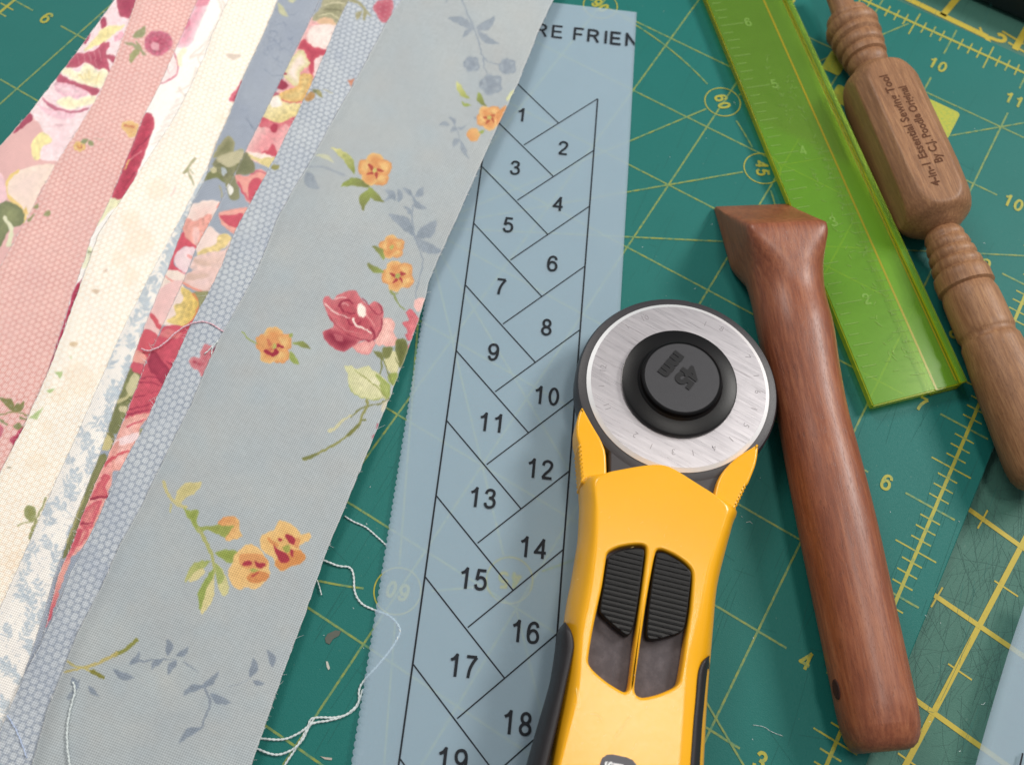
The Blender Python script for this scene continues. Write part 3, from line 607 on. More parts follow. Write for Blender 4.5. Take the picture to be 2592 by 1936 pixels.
c.stroke('1530,40 1600,22 1652,0', 26, 30, OL)
c = cv.at(100, 1550, .2712)
for t, a, b, q in (('900,255 860,300 800,345 700,392', 30, 40, (136, 136, 48)), ('720,380 640,425 520,480 400,512 300,535 238,556', 36, 20, (190, 172, 96)), ('262,458 330,490 410,512 490,548', 20, 26, (188, 174, 98)), ('490,548 600,606', 40, 34, (128, 124, 40)), ('860,455 960,450 1100,440 1260,432', 16, 10, (128, 140, 156)), ('1340,455 1410,500 1482,556', 10, 8, (132, 144, 158)), ('1540,700 1592,840 1560,940 1530,1020 1512,1072', 22, 20, (130, 141, 155)), ('1760,690 1850,670 1950,620', 8, 8, (148, 158, 168)), ('270,790 340,700 370,640', 34, 30, (134, 145, 158))): c.stroke(t, a, b, q, .9)
for q in ((690, 532, 892, 606, 74), (845, 486, 935, 356, 56), (1200, 396, 1190, 246, 76), (1280, 404, 1385, 318, 58), (1150, 442, 1045, 530, 58), (1285, 448, 1205, 582, 68), (1505, 692, 1668, 545, 66), (1540, 690, 1340, 768, 72), (1590, 752, 1792, 836, 82), (1512, 1070, 1305, 1216, 76), (1960, 606, 2000, 424, 76), (2175, 505, 2122, 345, 72), (1985, 628, 2100, 662, 50), (305, 600, 372, 705, 58), (465, 686, 560, 775, 48)): c.leaf(*q, (124, 137, 154), (134, 146, 160), alpha=.92)
def zf_h(u, Y):
    k = np.clip((Y - 560) / 300, 0, 1)
    return -0.085 * np.clip((u - 0.55) / 0.45, 0, 1) ** 1.6 * k + 0.02 * np.exp(-((u - 0.06) / 0.05) ** 2) * np.clip((Y - 1300) / 400, 0, 1)
strip('fabric_strip', 'grey blue fabric strip with orange flowers and a pink rose, topmost of the fan', E_h, E_hr, cv, 0.168, M_f, 0, zf=zf_h)
# --- blue honeycomb
cv = Canvas(-140, 1120, (186, 194, 203), 5, 70)
c = cv.at(250, 680, .3028)
c.poly('752,765 800,738 842,742 860,680 890,628 935,640 945,690 985,640 985,700 930,770 865,905 832,850 785,830', (214, 132, 138), (200, 100, 112)); c.poly('940,690 990,640 985,700', (140, 50, 74)); c.stroke('800,780 850,800', 18, 12, (176, 60, 80))
c = cv.at(600, 0, .2724)
c.poly('1290,20 1340,0 1430,0 1450,90 1400,200 1340,205 1290,140 1262,70', (206, 110, 124), (190, 84, 104)); c.stroke('1050,0 1130,30 1190,90 1180,180', 36, 30, (160, 156, 116)); c.leaf(1200, 100, 1260, 150, 24, (160, 156, 116)); c.leaf(1160, 100, 1110, 190, 60, (164, 158, 118))
c.poly('1025,745 1100,730 1060,815', (206, 130, 100)); c.leaf(700, 830, 770, 850, 40, (130, 132, 90)); c.leaf(750, 830, 800, 910, 40, (158, 152, 96)); c.stroke('800,830 850,850 890,880', 8, 6, (160, 156, 120)); c.poly('640,900 690,850 725,880 690,945 630,930', (190, 140, 80)); c.leaf(310, 1560, 395, 1540, 60, (150, 146, 84))
for k in range(46):   # darker bluish patches of shading in the print
    x = rng.uniform(-40, 1000); y = rng.uniform(0, 1936); r = rng.uniform(10, 34); cv.at(0, 0, 1).poly([(x + r * math.cos(b), y + r * 1.3 * math.sin(b)) for b in np.linspace(0, 6.28, 8)[:-1]], (150, 162, 184), alpha=.28, soft=14, mask=False)
strip('fabric_strip', 'pale blue honeycomb print fabric strip directly under the grey blue one', E_g, E_h, cv, 0.142, M_fb)
# --- floral with peonies (f) and same cloth beneath (e)
BL = (158, 168, 184); CR = (218, 84, 102); DK = (168, 48, 76); SA = (242, 162, 148); CM = (246, 224, 210); GD = (230, 202, 132); PK = (242, 192, 188)
cv = Canvas(-140, 1000, BL, 5, 80)
c = cv.at(600, 0, .2724)
c.poly('640,215 720,170 960,180 930,320 740,760 560,1160 370,1500 330,1560 60,1430 200,1170 420,760', PK, (236, 150, 154), streak=.05)
c.poly('700,190 780,60 820,-20 1060,-20 1000,130 940,232 860,205', (178, 172, 138), (150, 148, 112), streak=.1); c.stroke('800,100 900,90 980,110', 16, 14, (126, 124, 92)); c.stroke('820,50 900,30 1000,30', 12, 12, (206, 198, 160)); c.stroke('760,150 860,130 940,170', 12, 12, (206, 200, 158)); c.poly('745,205 800,165 880,178 915,236 820,244', (226, 182, 142))
c.poly('700,245 920,240 880,395 810,455 700,432 650,352', (242, 218, 210), (246, 228, 220)); c.poly('560,450 620,370 700,432 850,470 800,520 738,556 705,700 735,740 690,700 655,600 655,520 600,462', CR, (196, 66, 88)); c.poly('720,560 800,520 760,640 720,720', (244, 214, 210))
c.poly('440,640 540,505 600,470 655,540 672,600 590,680 600,752 545,805 475,752 425,700', (216, 206, 140), CM); c.poly('590,700 680,690 705,740 650,880 600,945 450,955 385,885 470,835 565,800', (228, 176, 98), (222, 190, 120), streak=.1); c.poly('400,735 475,792 440,832 365,824 375,780', (170, 54, 80)); c.poly('430,665 465,690 425,702', (180, 70, 90)); c.stroke('420,930 500,955 600,945', 10, 10, CR); c.poly('325,870 385,870 380,900 325,905', (190, 90, 110))
c.poly('300,930 380,895 445,960 595,960 545,1080 385,1145 230,1080', (240, 226, 176), (226, 204, 132), (330, 930, 420, 1120), streak=.1); c.poly('310,930 370,905 420,980 330,1000', (248, 238, 226)); c.poly('225,1080 385,1145 548,1080 500,1190 440,1160 350,1245 290,1190 195,1170', CR, (232, 140, 146), (300, 1080, 330, 1240)); c.poly('340,1150 380,1170 350,1240 300,1200', (190, 60, 84))
c.poly('330,1340 372,1452 220,1420 290,1400', CR); c.poly('70,1425 210,1440 355,1462 320,1562 190,1505', (226, 206, 138)); c.poly('80,1410 220,1430 350,1450 200,1470', (250, 226, 214)); c.leaf(310, 1570, 395, 1540, 60, (140, 140, 80))
c = cv.at(350, 380, .2421)
c.poly('920,300 1000,250 1060,480 980,522 930,420', (140, 140, 104)); c.poly('1080,20 1180,90 1225,200 1150,262 1010,232', (134, 134, 98), (118, 122, 86)); c.poly('930,372 965,365 992,440 958,470', (240, 236, 226)); c.poly('1015,258 1090,272 1165,272 1240,208 1345,230 1295,372 1182,572 1100,470 1040,352', (240, 156, 146), SA); c.poly('1170,320 1255,296 1298,370 1190,565 1150,450', CR); c.poly('1060,330 1100,420 1170,540 1100,470 1040,352', (216, 96, 112)); c.stroke('1180,262 1240,225 1330,236', 14, 12, (206, 100, 120))
c.poly('836,682 960,620 1162,618 1052,860 942,842', SA, (242, 170, 156)); c.poly('850,690 960,682 1100,670 1050,800 950,790', CR); c.poly('740,790 850,872 945,882 976,950 850,1055 640,1102 610,1000 700,850', (246, 218, 208)); c.poly('855,880 945,885 972,945 850,1052 640,1112 625,1062 800,985', GD, streak=.1); c.poly('700,1080 900,1040 960,960 940,1080 860,1240 560,1255 590,1120', (240, 204, 196), (232, 194, 180), streak=.06); c.poly('590,1120 760,1190 700,1210 600,1180', (224, 186, 168)); c.poly('500,1290 840,1240 745,1480 560,1455 485,1385', (234, 192, 180), (240, 204, 198)); c.poly('520,1300 740,1290 700,1340 530,1360', (222, 184, 168)); c.stroke('470,1385 560,1440 720,1500', 30, 22, (242, 150, 130)); c.poly('560,1500 740,1490 660,1652 610,1600', (150, 150, 104))
c = cv.at(250, 680, .3028)
c.poly('540,60 700,130 720,260 650,470 560,480 480,400 470,200', CM, (244, 214, 206)); c.poly('690,155 795,210 842,285 805,425 685,482 565,440 650,382 628,310 700,272', (234, 206, 130), (222, 186, 92), (600, 300, 820, 330), streak=.12); c.stroke('790,215 840,290 800,420', 26, 20, (224, 140, 84)); c.poly('820,215 905,205 840,330', (150, 150, 104))
c.poly('540,480 700,478 810,415 745,565 650,780 590,860 545,965 420,1205 215,1270 330,940 350,900 280,850 262,795 400,785 345,660 335,560 380,505 500,570', CR, (212, 78, 98), streak=.05); c.poly('455,690 525,760 590,855 550,972 480,905 408,800', DK, (184, 58, 84)); c.poly('560,500 520,560 620,590 700,540 640,520', SA, alpha=.5)
for t, a, b in (('350,915 440,910 560,935', 12, 8), ('335,950 440,950 540,985', 16, 8), ('300,1072 400,1058', 10, 6), ('250,1180 340,1155 460,1118', 14, 8), ('240,1222 340,1195 420,1180', 16, 8), ('440,1040 500,1020', 8, 6), ('560,770 620,800', 8, 20)): c.stroke(t, a, b, (164, 44, 74), .8)
c.poly('215,1262 430,1205 340,1330 330,1400 240,1652 40,1660 130,1440', SA, (242, 180, 170), streak=.06); c.poly('150,1420 340,1370 320,1440 130,1480', (246, 214, 214)); c.stroke('236,1320 300,1290 390,1262', 16, 10, CR); c.stroke('80,1610 150,1560 250,1520', 30, 14, (226, 90, 100)); c.poly('340,1340 372,1340 345,1400', (160, 156, 90))
c = cv.at(0, 900, .3027)
c.poly('990,700 960,900 900,1160 720,1560 560,1700 620,1500 700,1290 860,900', SA, (240, 156, 150), streak=.06)
c.stroke('880,910 940,860 1000,830', 30, 14, (222, 84, 96)); c.poly('860,1000 925,1010 880,1090 905,1168 780,1205 770,1170', CR, (226, 110, 112)); c.stroke('760,1200 840,1185 900,1180', 22, 16, (168, 46, 72)); c.poly('700,1290 852,1205 800,1350 760,1440 670,1420', CR, (232, 130, 128), streak=.08); c.stroke('680,1400 780,1400', 18, 10, (176, 56, 80)); c.poly('640,1470 740,1450 700,1560 600,1600', CR, SA)
c = cv.at(0, 1200, .4455)
c.poly('420,330 470,330 380,520 330,640 270,640 330,500', CR, SA, (360, 380, 330, 560)); c.poly('330,560 400,480 360,600 280,840 240,860 280,700', SA, CR, (330, 600, 260, 800)); c.poly('155,1060 175,1080 110,1200 50,1360 30,1340 100,1180', (184, 70, 90), SA)
strip('fabric_strip', 'coral and crimson peony print fabric strip, upper of the two blue ground florals', E_f, E_g, cv, 0.124, M_f)
cv2 = Canvas(-140, 1000, BL, 5, 80)
c = cv2.at(600, 0, .2724)
for k in range(34):
    a = rng.uniform(0, 6.28); x = 370 + rng.normal(0, 80); y = 340 + rng.normal(0, 120); r = rng.uniform(20, 60)
    c.stroke([(x + r * math.cos(a + q), y + r * math.sin(a + q)) for q in np.linspace(0, rng.uniform(1.2, 3), 5)], 12, 6, (134, 146, 168), .55)
c.stroke('90,1100 130,1170 160,1210', 8, 5, (120, 132, 150)); c.stroke('260,650 330,700 420,710', 9, 7, (138, 150, 170), .8); c.leaf(385, 30, 480, 160, 56, (196, 196, 156)); c.leaf(470, 5, 560, -5, 30, (196, 196, 156)); c.leaf(60, 1380, -20, 1500, 60, (170, 168, 132))
c = cv2.at(350, 380, .2421)
c.poly('780,80 900,-120 960,-140 1010,-60 980,40 900,60', (166, 162, 122), (128, 128, 88)); c.poly('800,110 930,50 1110,16 1190,100 1220,200 1150,262 1020,232 985,290 915,350 845,260 780,190', (142, 140, 106), (124, 126, 86), streak=.08); c.poly('820,90 940,30 1100,10 1060,130 950,180 880,150', (192, 184, 146)); c.poly('670,330 760,215 845,240 905,345 820,295 740,310', (128, 132, 84)); c.poly('740,200 790,180 830,220 780,240', (206, 198, 150)); c.poly('860,200 910,190 930,240 890,280', (176, 186, 190)); c.poly('910,330 1000,270 1010,480 985,525 935,420', (140, 140, 100)); c.stroke('850,380 870,440 860,490', 20, 18, (170, 164, 126), .8); c.poly('928,372 962,362 990,440 955,462', (240, 236, 226))
c.poly('540,600 620,550 710,525 860,560 770,760 640,1010 560,1020 480,880', (246, 222, 212), (240, 204, 194)); c.poly('500,722 600,742 660,700 770,680 640,1005 560,1010 470,870', SA, (250, 174, 158), streak=.1); c.stroke('860,560 820,600', 30, 20, (242, 150, 140)); c.poly('560,860 620,800 640,900 600,1000', (244, 206, 204), alpha=.6)
c.poly('445,878 505,925 610,1028 490,1010 405,1080 372,1200 505,1295 290,1240', (226, 84, 102)); c.poly('380,1190 400,1080 490,1012 600,1030 610,1180 500,1290', (240, 206, 212), (244, 216, 218)); c.stroke('530,1110 600,1140', 40, 30, (246, 166, 162)); c.poly('270,1280 500,1300 480,1420 200,1652 90,1652', CM); c.stroke('275,1312 360,1370 455,1392', 16, 16, (244, 150, 140)); c.stroke('215,1500 200,1540', 30, 20, (244, 160, 150)); c.poly('140,1620 330,1570 400,1652 200,1720', PK)
c = cv2.at(250, 680, .3028)
c.poly('430,230 700,100 560,480 500,570 380,520', (242, 196, 192), PK); c.poly('425,362 470,400 530,490 500,500 430,410', (224, 88, 100)); c.poly('340,520 500,560 420,780 300,790', (222, 88, 102)); c.poly('330,680 425,782 262,795 290,720', SA); c.poly('262,790 350,790 400,860 340,900 280,855', (218, 86, 104))
c.poly('255,840 290,860 350,905 260,1160 160,1350 80,1330 180,1040', (124, 128, 80), (140, 142, 92), streak=.08); c.poly('290,870 345,920 310,1040 260,1060 230,1000', (206, 198, 150)); c.stroke('160,1110 230,1080 250,1050', 34, 20, (196, 188, 134)); c.poly('140,1160 230,1150 230,1200 160,1190', (210, 200, 154)); c.stroke('200,1120 270,1080', 14, 10, (110, 114, 66)); c.poly('60,1370 110,1380 120,1480 50,1520 20,1440', (204, 192, 132)); c.stroke('95,1370 130,1420 120,1480', 16, 14, (132, 128, 80))
c = cv2.at(0, 900, .3027)
c.poly('880,640 905,650 940,720 900,790 850,780 860,690', (206, 192, 130)); c.stroke('890,640 950,700 930,780', 18, 14, (128, 126, 78)); c.poly('960,440 1000,440 990,640 920,630', (124, 128, 80)); c.poly('815,855 895,870 780,1150 600,1600 520,1700 560,1560 700,1180', (122, 126, 78), (138, 138, 86)); c.stroke('700,1180 620,1400 560,1560', 20, 24, (166, 160, 104))
strip('fabric_strip', 'blue ground floral fabric strip with olive leaves, left of the coral peony one', E_e, E_f, cv2, 0.106, M_f)
# --- cream with blue leaf sprigs
cv = Canvas(-240, 900, (246, 240, 232), 4, 40); c = cv.at(0, 0, 1)
LB = (192, 204, 213)
y = 380
while y < 2000:
    xl = np.interp(y, *zip(*[(q[1], q[0]) for q in sorted(ext(E_L), key=lambda q: q[1])])); xr = np.interp(y, *zip(*[(q[1], q[0]) for q in sorted(ext(E_e), key=lambda q: q[1])]))
    for k in range(2):
        x = rng.uniform(xl - 4, max(xr + 10, xl + 20)); yy = y + rng.uniform(-14, 14); a = rng.uniform(0.6, 2.4); L = rng.uniform(26, 46)
        ex1 = (x + L * math.cos(a), yy + L * math.sin(a)); c.stroke([(x, yy), ((x + ex1[0]) / 2 + 4, (yy + ex1[1]) / 2), ex1], 3, 2.2, LB, .9)
        for t in (0.1, 0.4, 0.7):
            for sg in (1, -1):
                b = a + sg * rng.uniform(0.6, 1.1) + math.pi; px = x + L * t * math.cos(a); py = yy + L * t * math.sin(a); l2 = rng.uniform(14, 24)
                c.leaf(px, py, px + l2 * math.cos(b), py + l2 * math.sin(b), rng.uniform(6, 10), LB if rng.random() < .7 else (180, 194, 207), alpha=.85)
        c.poly([(x + 6 * math.cos(b), yy - 12 + 6 * math.sin(b)) for b in np.linspace(0, 6.28, 6)[:-1]], LB)
    y += 33
for k in range(700):
    y = rng.uniform(380, 1960); xl = np.interp(y, *zip(*[(q[1], q[0]) for q in sorted(ext(E_L), key=lambda q: q[1])])); x = xl + rng.uniform(0, 110); r = rng.uniform(1.2, 2.4)
    c.poly([(x - r, y), (x, y - r), (x + r, y), (x, y + r)], (180, 194, 208), alpha=.8, sm=False)
strip('fabric_strip', 'cream fabric strip with small pale blue leaf sprigs, narrow wedge beside the cream honeycomb', E_L, E_e, cv, 0.088, M_f)
# --- cream honeycomb
cv = Canvas(-460, 900, (255, 248, 234), 3, 60); yfade = np.clip((cv.Y - 900) / 900, 0, 1)[..., None]; cv.im -= yfade * np.array([4, 12, 18])
c = cv.at(0, 0, 1)
for x, y, r in ((395, 480, 34), (350, 610, 40), (330, 700, 26), (300, 655, 24), (560, 300, 18), (200, 960, 42), (150, 1000, 26), (120, 1080, 20), (265, 940, 20), (90, 1170, 30), (40, 1420, 30), (330, 560, 30)):
    c.poly([(x + r * math.cos(b) * rng.uniform(.7, 1.1), y + r * math.sin(b) * rng.uniform(.7, 1.1)) for b in np.linspace(0, 6.28, 8)[:-1]], (248, 224, 192), alpha=.35, soft=14, mask=False)
c.at(0, 0, .3631).leaf(1570, 380, 1690, 385, 42, (226, 206, 188)); c.poly('1680,560 1700,600 1650,700 1600,705 1610,660 1650,620', (232, 110, 130), soft=3); c.poly('1640,660 1620,700 1650,690', (214, 80, 106))
c.at(350, 380, .2421)
for t, a, b in (('600,90 560,130 510,200 480,240', 30, 30), ('510,220 550,290 580,370', 22, 14), ('480,240 530,200 570,250', 16, 14)): c.stroke(t, a, b, (172, 168, 122), .85)
c.stroke('385,390 340,480', 16, 10, (246, 196, 190), .7)
c.at(0, 600, .3631).leaf(640, 370, 705, 375, 34, (222, 194, 164)); c.leaf(480, 745, 545, 740, 44, (232, 204, 164)); c.leaf(715, 250, 740, 210, 18, (228, 200, 176)); c.poly('380,935 440,938 420,988', (184, 206, 138), sm=False); c.poly('318,1068 382,1054 350,1092', (184, 206, 138), sm=False); c.poly('196,1262 300,1188 258,1274', (184, 206, 138), sm=False); c.poly('485,830 502,830 492,856', (196, 214, 150), sm=False); c.stroke('55,1600 75,1610', 16, 10, (150, 150, 130))
c.at(0, 900, .3027).poly('205,1270 245,1248 290,1262 305,1330 270,1392 232,1380 200,1320', (160, 164, 104), (146, 150, 84)); c.stroke('270,1380 320,1340 380,1190', 12, 22, (166, 166, 110)); c.stroke('300,1380 250,1520', 26, 34, (160, 160, 100)); c.stroke('150,1420 200,1400 260,1390', 16, 10, (182, 180, 130))
strip('fabric_strip', 'wide cream fabric strip with faint honeycomb print and small green leaves', E_cd, E_L, cv, 0.070, M_fc)
# --- white with crimson petals
cv = Canvas(-260, 760, (255, 250, 244), 2, 60); c = cv.at(400, 0, .2725)
c.poly('180,320 250,160 320,60 290,-20 480,-20 440,110 370,260 300,420 160,440', (250, 214, 222), (246, 170, 188), streak=.04); c.poly('240,165 290,180 300,240 200,305 180,290', (236, 120, 150)); c.poly('330,-20 470,-20 455,50 350,60', (240, 148, 168)); c.poly('330,0 300,90 270,130 320,60', (255, 246, 244))
c.poly('-60,800 0,500 70,440 140,470 190,580 182,700 110,755 0,790', (250, 224, 224), (252, 238, 234)); c.stroke('96,430 150,500 184,600 176,690 100,750 0,784', 12, 10, (226, 116, 140)); c.stroke('60,600 110,680', 10, 8, (240, 180, 186)); c.stroke('240,470 200,520 205,600', 50, 44, (250, 240, 196), .7); c.poly('100,200 160,300 180,440 80,430 20,300', (248, 206, 214), alpha=.6)
for t in ('550,-10 590,80 570,180 500,300 420,420 300,520', '600,20 620,80 590,150', '520,330 440,440 380,540 390,600', '300,540 420,500 500,540', '360,640 300,780 180,860', '200,820 240,880 280,910'): c.stroke(t, 26, 14, (236, 220, 206), .75)
for k in range(26): x = 230 - k * 9 + rng.uniform(-14, 14); y = 900 + k * 17; c.stroke([(x - 60, y + 20), (x + rng.uniform(10, 50), y - 10 + rng.uniform(-16, 16))], 12, 7, (232, 216, 204), .6)
c.at(0, 0, .3631).poly('1000,810 1040,790 1075,830 1070,890 1050,965 980,1150 880,1390 775,1372 870,1108 950,920', (216, 84, 106), (196, 60, 86), streak=.08); c.stroke('1050,950 980,1010 920,1080', 12, 10, (166, 50, 78)); c.stroke('990,1050 900,1120', 8, 8, (230, 130, 140)); c.stroke('940,1200 850,1330', 16, 8, (176, 54, 80)); c.stroke('900,1120 865,1180', 10, 8, (238, 190, 110)); c.poly('740,1400 860,1390 820,1440 770,1470 700,1560 680,1560', (240, 236, 190)); c.poly('1080,1180 1200,1300 1180,1380 1100,1400', (250, 226, 226), alpha=.4)
c.at(0, 600, .3631).poly('600,60 660,100 640,190 590,220 560,180', (236, 236, 190), alpha=.7); c.stroke('620,105 650,115', 18, 14, (150, 158, 100)); c.poly('612,278 560,440 530,540 470,650 430,740 330,960 290,1060 370,800 470,520 520,352', (208, 66, 98), (186, 44, 78)); c.poly('555,510 530,590 460,690 450,620', (240, 160, 184)); c.poly('450,700 480,690 440,760', (190, 180, 120))
strip('fabric_strip', 'white fabric strip with crimson and pink petals, narrowing to a point beside the pink one', E_bc, E_cd, cv, 0.052, M_f)
# --- pink honeycomb
cv = Canvas(-700, 700, (243, 192, 184), 4, 60); c = cv.at(0, 0, .3631)
c.poly('1040,230 1110,215 1190,250 1200,320 1150,380 1070,390 1010,340 1010,280', (212, 112, 136), (192, 80, 108), streak=.12); c.poly('1060,300 1110,310 1100,350 1060,340', (232, 160, 172)); c.leaf(925, 262, 1015, 185, 62, (156, 158, 112)); c.leaf(1020, 390, 860, 300, 34, (160, 160, 118)); c.leaf(965, 345, 915, 445, 56, (162, 162, 108)); c.stroke('950,290 1000,390', 10, 8, (166, 160, 116))
c.poly('845,865 900,845 970,870 950,940 910,965 870,920', (240, 196, 128), (232, 176, 110)); c.stroke('870,880 940,885', 12, 12, (216, 130, 88)); c.flower(555, 1022, 44, (240, 200, 130), (232, 176, 96), 0.3, (196, 96, 84)); c.leaf(560, 990, 615, 970, 30, (150, 156, 108)); c.leaf(620, 975, 655, 1020, 34, (150, 156, 108)); c.stroke('655,975 720,975', 6, 5, (200, 170, 150))
c.leaf(300, 1500, 350, 1470, 36, (156, 156, 104)); c.leaf(230, 1450, 270, 1420, 30, (156, 156, 104)); c.stroke('200,1540 240,1500', 20, 10, (156, 156, 104))
c = cv.at(0, 900, .3027)
for q in ((110, 470, -10, 350, 60), (110, 470, 60, 350, 44), (115, 470, 200, 380, 60), (110, 475, 150, 390, 40)): c.leaf(*q, (136, 134, 78))
c.stroke('-10,495 60,485 120,472 250,505', 12, 14, (146, 140, 84)); c.stroke('170,520 250,545', 22, 14, (146, 146, 100)); c.stroke('-10,530 60,580', 16, 14, (146, 146, 100)); c.leaf(190, 610, 110, 590, 60, (140, 142, 88)); c.poly('80,690 130,660 150,620 210,600 190,680 130,750 90,730', (214, 92, 116), (190, 60, 92)); c.poly('-20,560 30,600 10,680 -30,680', (214, 110, 128))
strip('fabric_strip', 'salmon pink honeycomb fabric strip with small roses, second from the left', E_ab, E_bc, cv, 0.034, M_fp)
# --- leftmost pink rose print
cv = Canvas(-1100, 560, (236, 182, 178), 3, 60); c = cv.at(0, 0, .2421)
c.poly('1180,-20 1500,-20 1480,150 1300,420 1200,640 1080,1000 860,1340 720,1652 400,1660 340,1500 460,1380 360,1240 280,1150 500,900', (252, 226, 228), (250, 214, 220), streak=.03)
for t, q, q2 in (('1225,-20 1440,-20 1372,182 1300,185 1248,150', (196, 84, 108), (176, 62, 92)), ('1052,215 1090,180 1115,250 1082,312 1048,285', (188, 70, 100), None), ('890,470 870,430 950,350 930,420', (190, 74, 104), None), ('880,530 990,400 1080,300 1180,272 1300,272 1210,350 1085,448 960,505', (244, 230, 168), (240, 222, 150)), ('1190,400 1280,330 1290,380 1210,440', (246, 180, 196), None), ('780,562 870,550 1010,525 1062,455 1110,436 1145,482 1105,560 1215,592 1195,668 1120,620 1155,768 1010,722 900,655 800,712 685,690', (206, 96, 118), (188, 72, 100)), ('636,752 700,705 822,762 862,690 905,660 965,692 1020,742 1080,715 1125,745 1135,822 1045,935 850,885 720,812', (252, 244, 216), (244, 230, 178)), ('615,768 720,830 900,892 1035,942 992,1012 900,962 760,892 600,862', (206, 100, 122), (190, 82, 108)), ('580,862 760,892 930,975 760,1032 600,970', (242, 184, 200), (248, 208, 216)), ('585,1062 720,1008 800,1042 942,998 1015,1050 905,1112 700,1142', (252, 244, 214), (248, 234, 188)), ('435,1022 600,1128 780,1160 935,1128 880,1168 700,1192 540,1140', (204, 110, 134), None), ('395,1085 540,1150 800,1195 640,1248 480,1190', (244, 196, 208), None), ('295,1175 352,1232 285,1300 140,1395 205,1305', (186, 76, 102), None), ('330,1520 380,1430 455,1385 545,1480 430,1545 420,1660 350,1660', (248, 230, 158), None), ('520,1320 700,1290 620,1330', (236, 190, 198), None)):
    c.poly(t, q, q2, streak=.05)
for t in ('800,580 830,690', '870,560 900,650', '930,545 950,650', '985,540 1010,690', '1040,530 1060,640'): c.stroke(t, 8, 6, (226, 150, 160), .8)
for t in ('880,780 920,880', '830,790 900,870', '930,740 940,860', '1040,760 1000,880'): c.stroke(t, 14, 8, (232, 210, 140), .8)
c = cv.at(0, 0, .3631)
c.poly('30,1360 60,1260 130,1190 280,1148 385,1158 300,1300 250,1400 182,1535 135,1420', (250, 224, 206), (244, 216, 204)); c.stroke('130,1190 60,1250 40,1340 90,1400 140,1450 175,1540', 20, 34, (244, 208, 128)); c.poly('-20,1200 35,1270 40,1400 -20,1430', (246, 200, 206)); c.poly('-20,1450 60,1405 155,1465 160,1560 60,1610 -30,1760', (124, 132, 92), (146, 152, 104)); c.stroke('30,1520 80,1600 60,1700', 24, 40, (228, 226, 190)); c.poly('150,1600 220,1560 180,1652 100,1700', (248, 196, 192)); c.poly('150,1480 180,1440 200,1500', (240, 200, 120))
strip('fabric_strip', 'leftmost fabric strip, pink with large crimson and cream rose petals', E_a, E_ab, cv, 0.016, M_f)
print('fabrics', time.time() - T0)
# ------------------------------------------------------------------ template strip of tracing paper
PO = np.array([6.08841024, 7.02214308]); TH = 0.45024373
Dv = np.array([math.sin(TH), -math.cos(TH)]); Nv = np.array([math.cos(TH), math.sin(TH)])
def PT(a, b, z): q = PO + Nv * a + Dv * b; return (q[0], q[1], z)
def zp(a, b): return 0.022 + 0.010 * math.sin(b * 0.9 + 1.0) + 0.006 * math.sin(b * 2.1 + a * 1.5) + 0.03 * math.exp(-((a + 0.4) / 0.22) ** 2) * min(max((b - 1.0) / 2, 0), 1)
nt = NT('tracing_paper'); v = nt.coord()
f = nt.noise(v, 2.2, 4); g = nt.noise(v, 60, 4, 0.7)
pc = nt.mix(nt.math('MULTIPLY_ADD', g, 0.5, nt.math('MULTIPLY', f, 0.5)), lin((213, 230, 248)), lin((226, 239, 254)))
nt.base(pc); nt.rough(0.62, 0.25); nt.bump(g, 0.12, 0.006)
tr = nt.node('ShaderNodeBsdfTransparent'); tr.inputs[0].default_value = (0.93, 0.98, 1.0, 1)
mx = nt.node('ShaderNodeMixShader'); mx.inputs[0].default_value = 0.345
tl_ = nt.node('ShaderNodeBsdfTranslucent'); nt.link(pc, tl_.inputs[0]); mz = nt.node('ShaderNodeMixShader'); mz.inputs[0].default_value = 0.25; nt.link(nt.p.outputs[0], mz.inputs[1]); nt.link(tl_.outputs[0], mz.inputs[2]); nt.link(tr.outputs[0], mx.inputs[1]); nt.link(mz.outputs[0], mx.inputs[2]); nt.link(mx.outputs[0], nt.out.inputs[0])
M_paper = nt.m
bs = []; b = -2.65
while b < 8.6: bs += [b, b + 0.018, b + 0.042]; b += 0.062
bs = np.array(bs); As = np.concatenate([[0.0], np.linspace(0.03, 1, 40)])
V = np.zeros((len(bs), len(As), 3))
for i, b in enumerate(bs):
    a0 = -0.402 if i % 3 else -0.388
    for j, t in enumerate(As):
        a = a0 + (1.672 - a0) * t + 0.012 * b / 8 * 0; V[i, j] = PT(a, b, zp(a, b))
me = grid_mesh('paper', V)
if me.polygons[50].normal.z < 0: me.flip_normals()
bmx = bmesh.new(); bmx.from_mesh(me); ge = bmesh.ops.extrude_face_region(bmx, geom=bmx.faces[:]); bmesh.ops.translate(bmx, vec=(0, 0, -0.003), verts=[q for q in ge['geom'] if isinstance(q, bmesh.types.BMVert)]); bmx.to_mesh(me); bmx.free()
paper = obj('paper_template', me, M_paper); tag(paper, 'long translucent paper template with numbered herringbone sections under the rotary cutter', 'paper template')
M_blk = m_plain('ink_black', (34, 38, 44), 0.7, 0.2, 60, 0.2)
def strip_line(b, p, q, wd, dz=0.0035, n=14):
    P = [np.array(p) + (np.array(q) - np.array(p)) * t for t in np.linspace(0, 1, n)]
    d = np.array(q, float) - np.array(p, float); nn_ = np.array([-d[1], d[0]]) / np.linalg.norm(d) * wd / 2
    v_ = [PT(*(x - nn_), zp(*x) + dz) for x in P] + [PT(*(x + nn_), zp(*x) + dz) for x in P]
    b.add(v_, [(i, i + 1, n + i + 1, n + i) for i in range(n - 1)])
ol = B(); s_, w_, c_ = 0.78214, 1.26203, -1.17753
strip_line(ol, (0, -1.564), (0, 8.5), 0.016, 0.0034, 80); strip_line(ol, (w_, c_), (w_, 8.5), 0.016, 0.0034, 80)
obj('outline', ol.mesh('outline'), M_blk, paper)
sl = B()
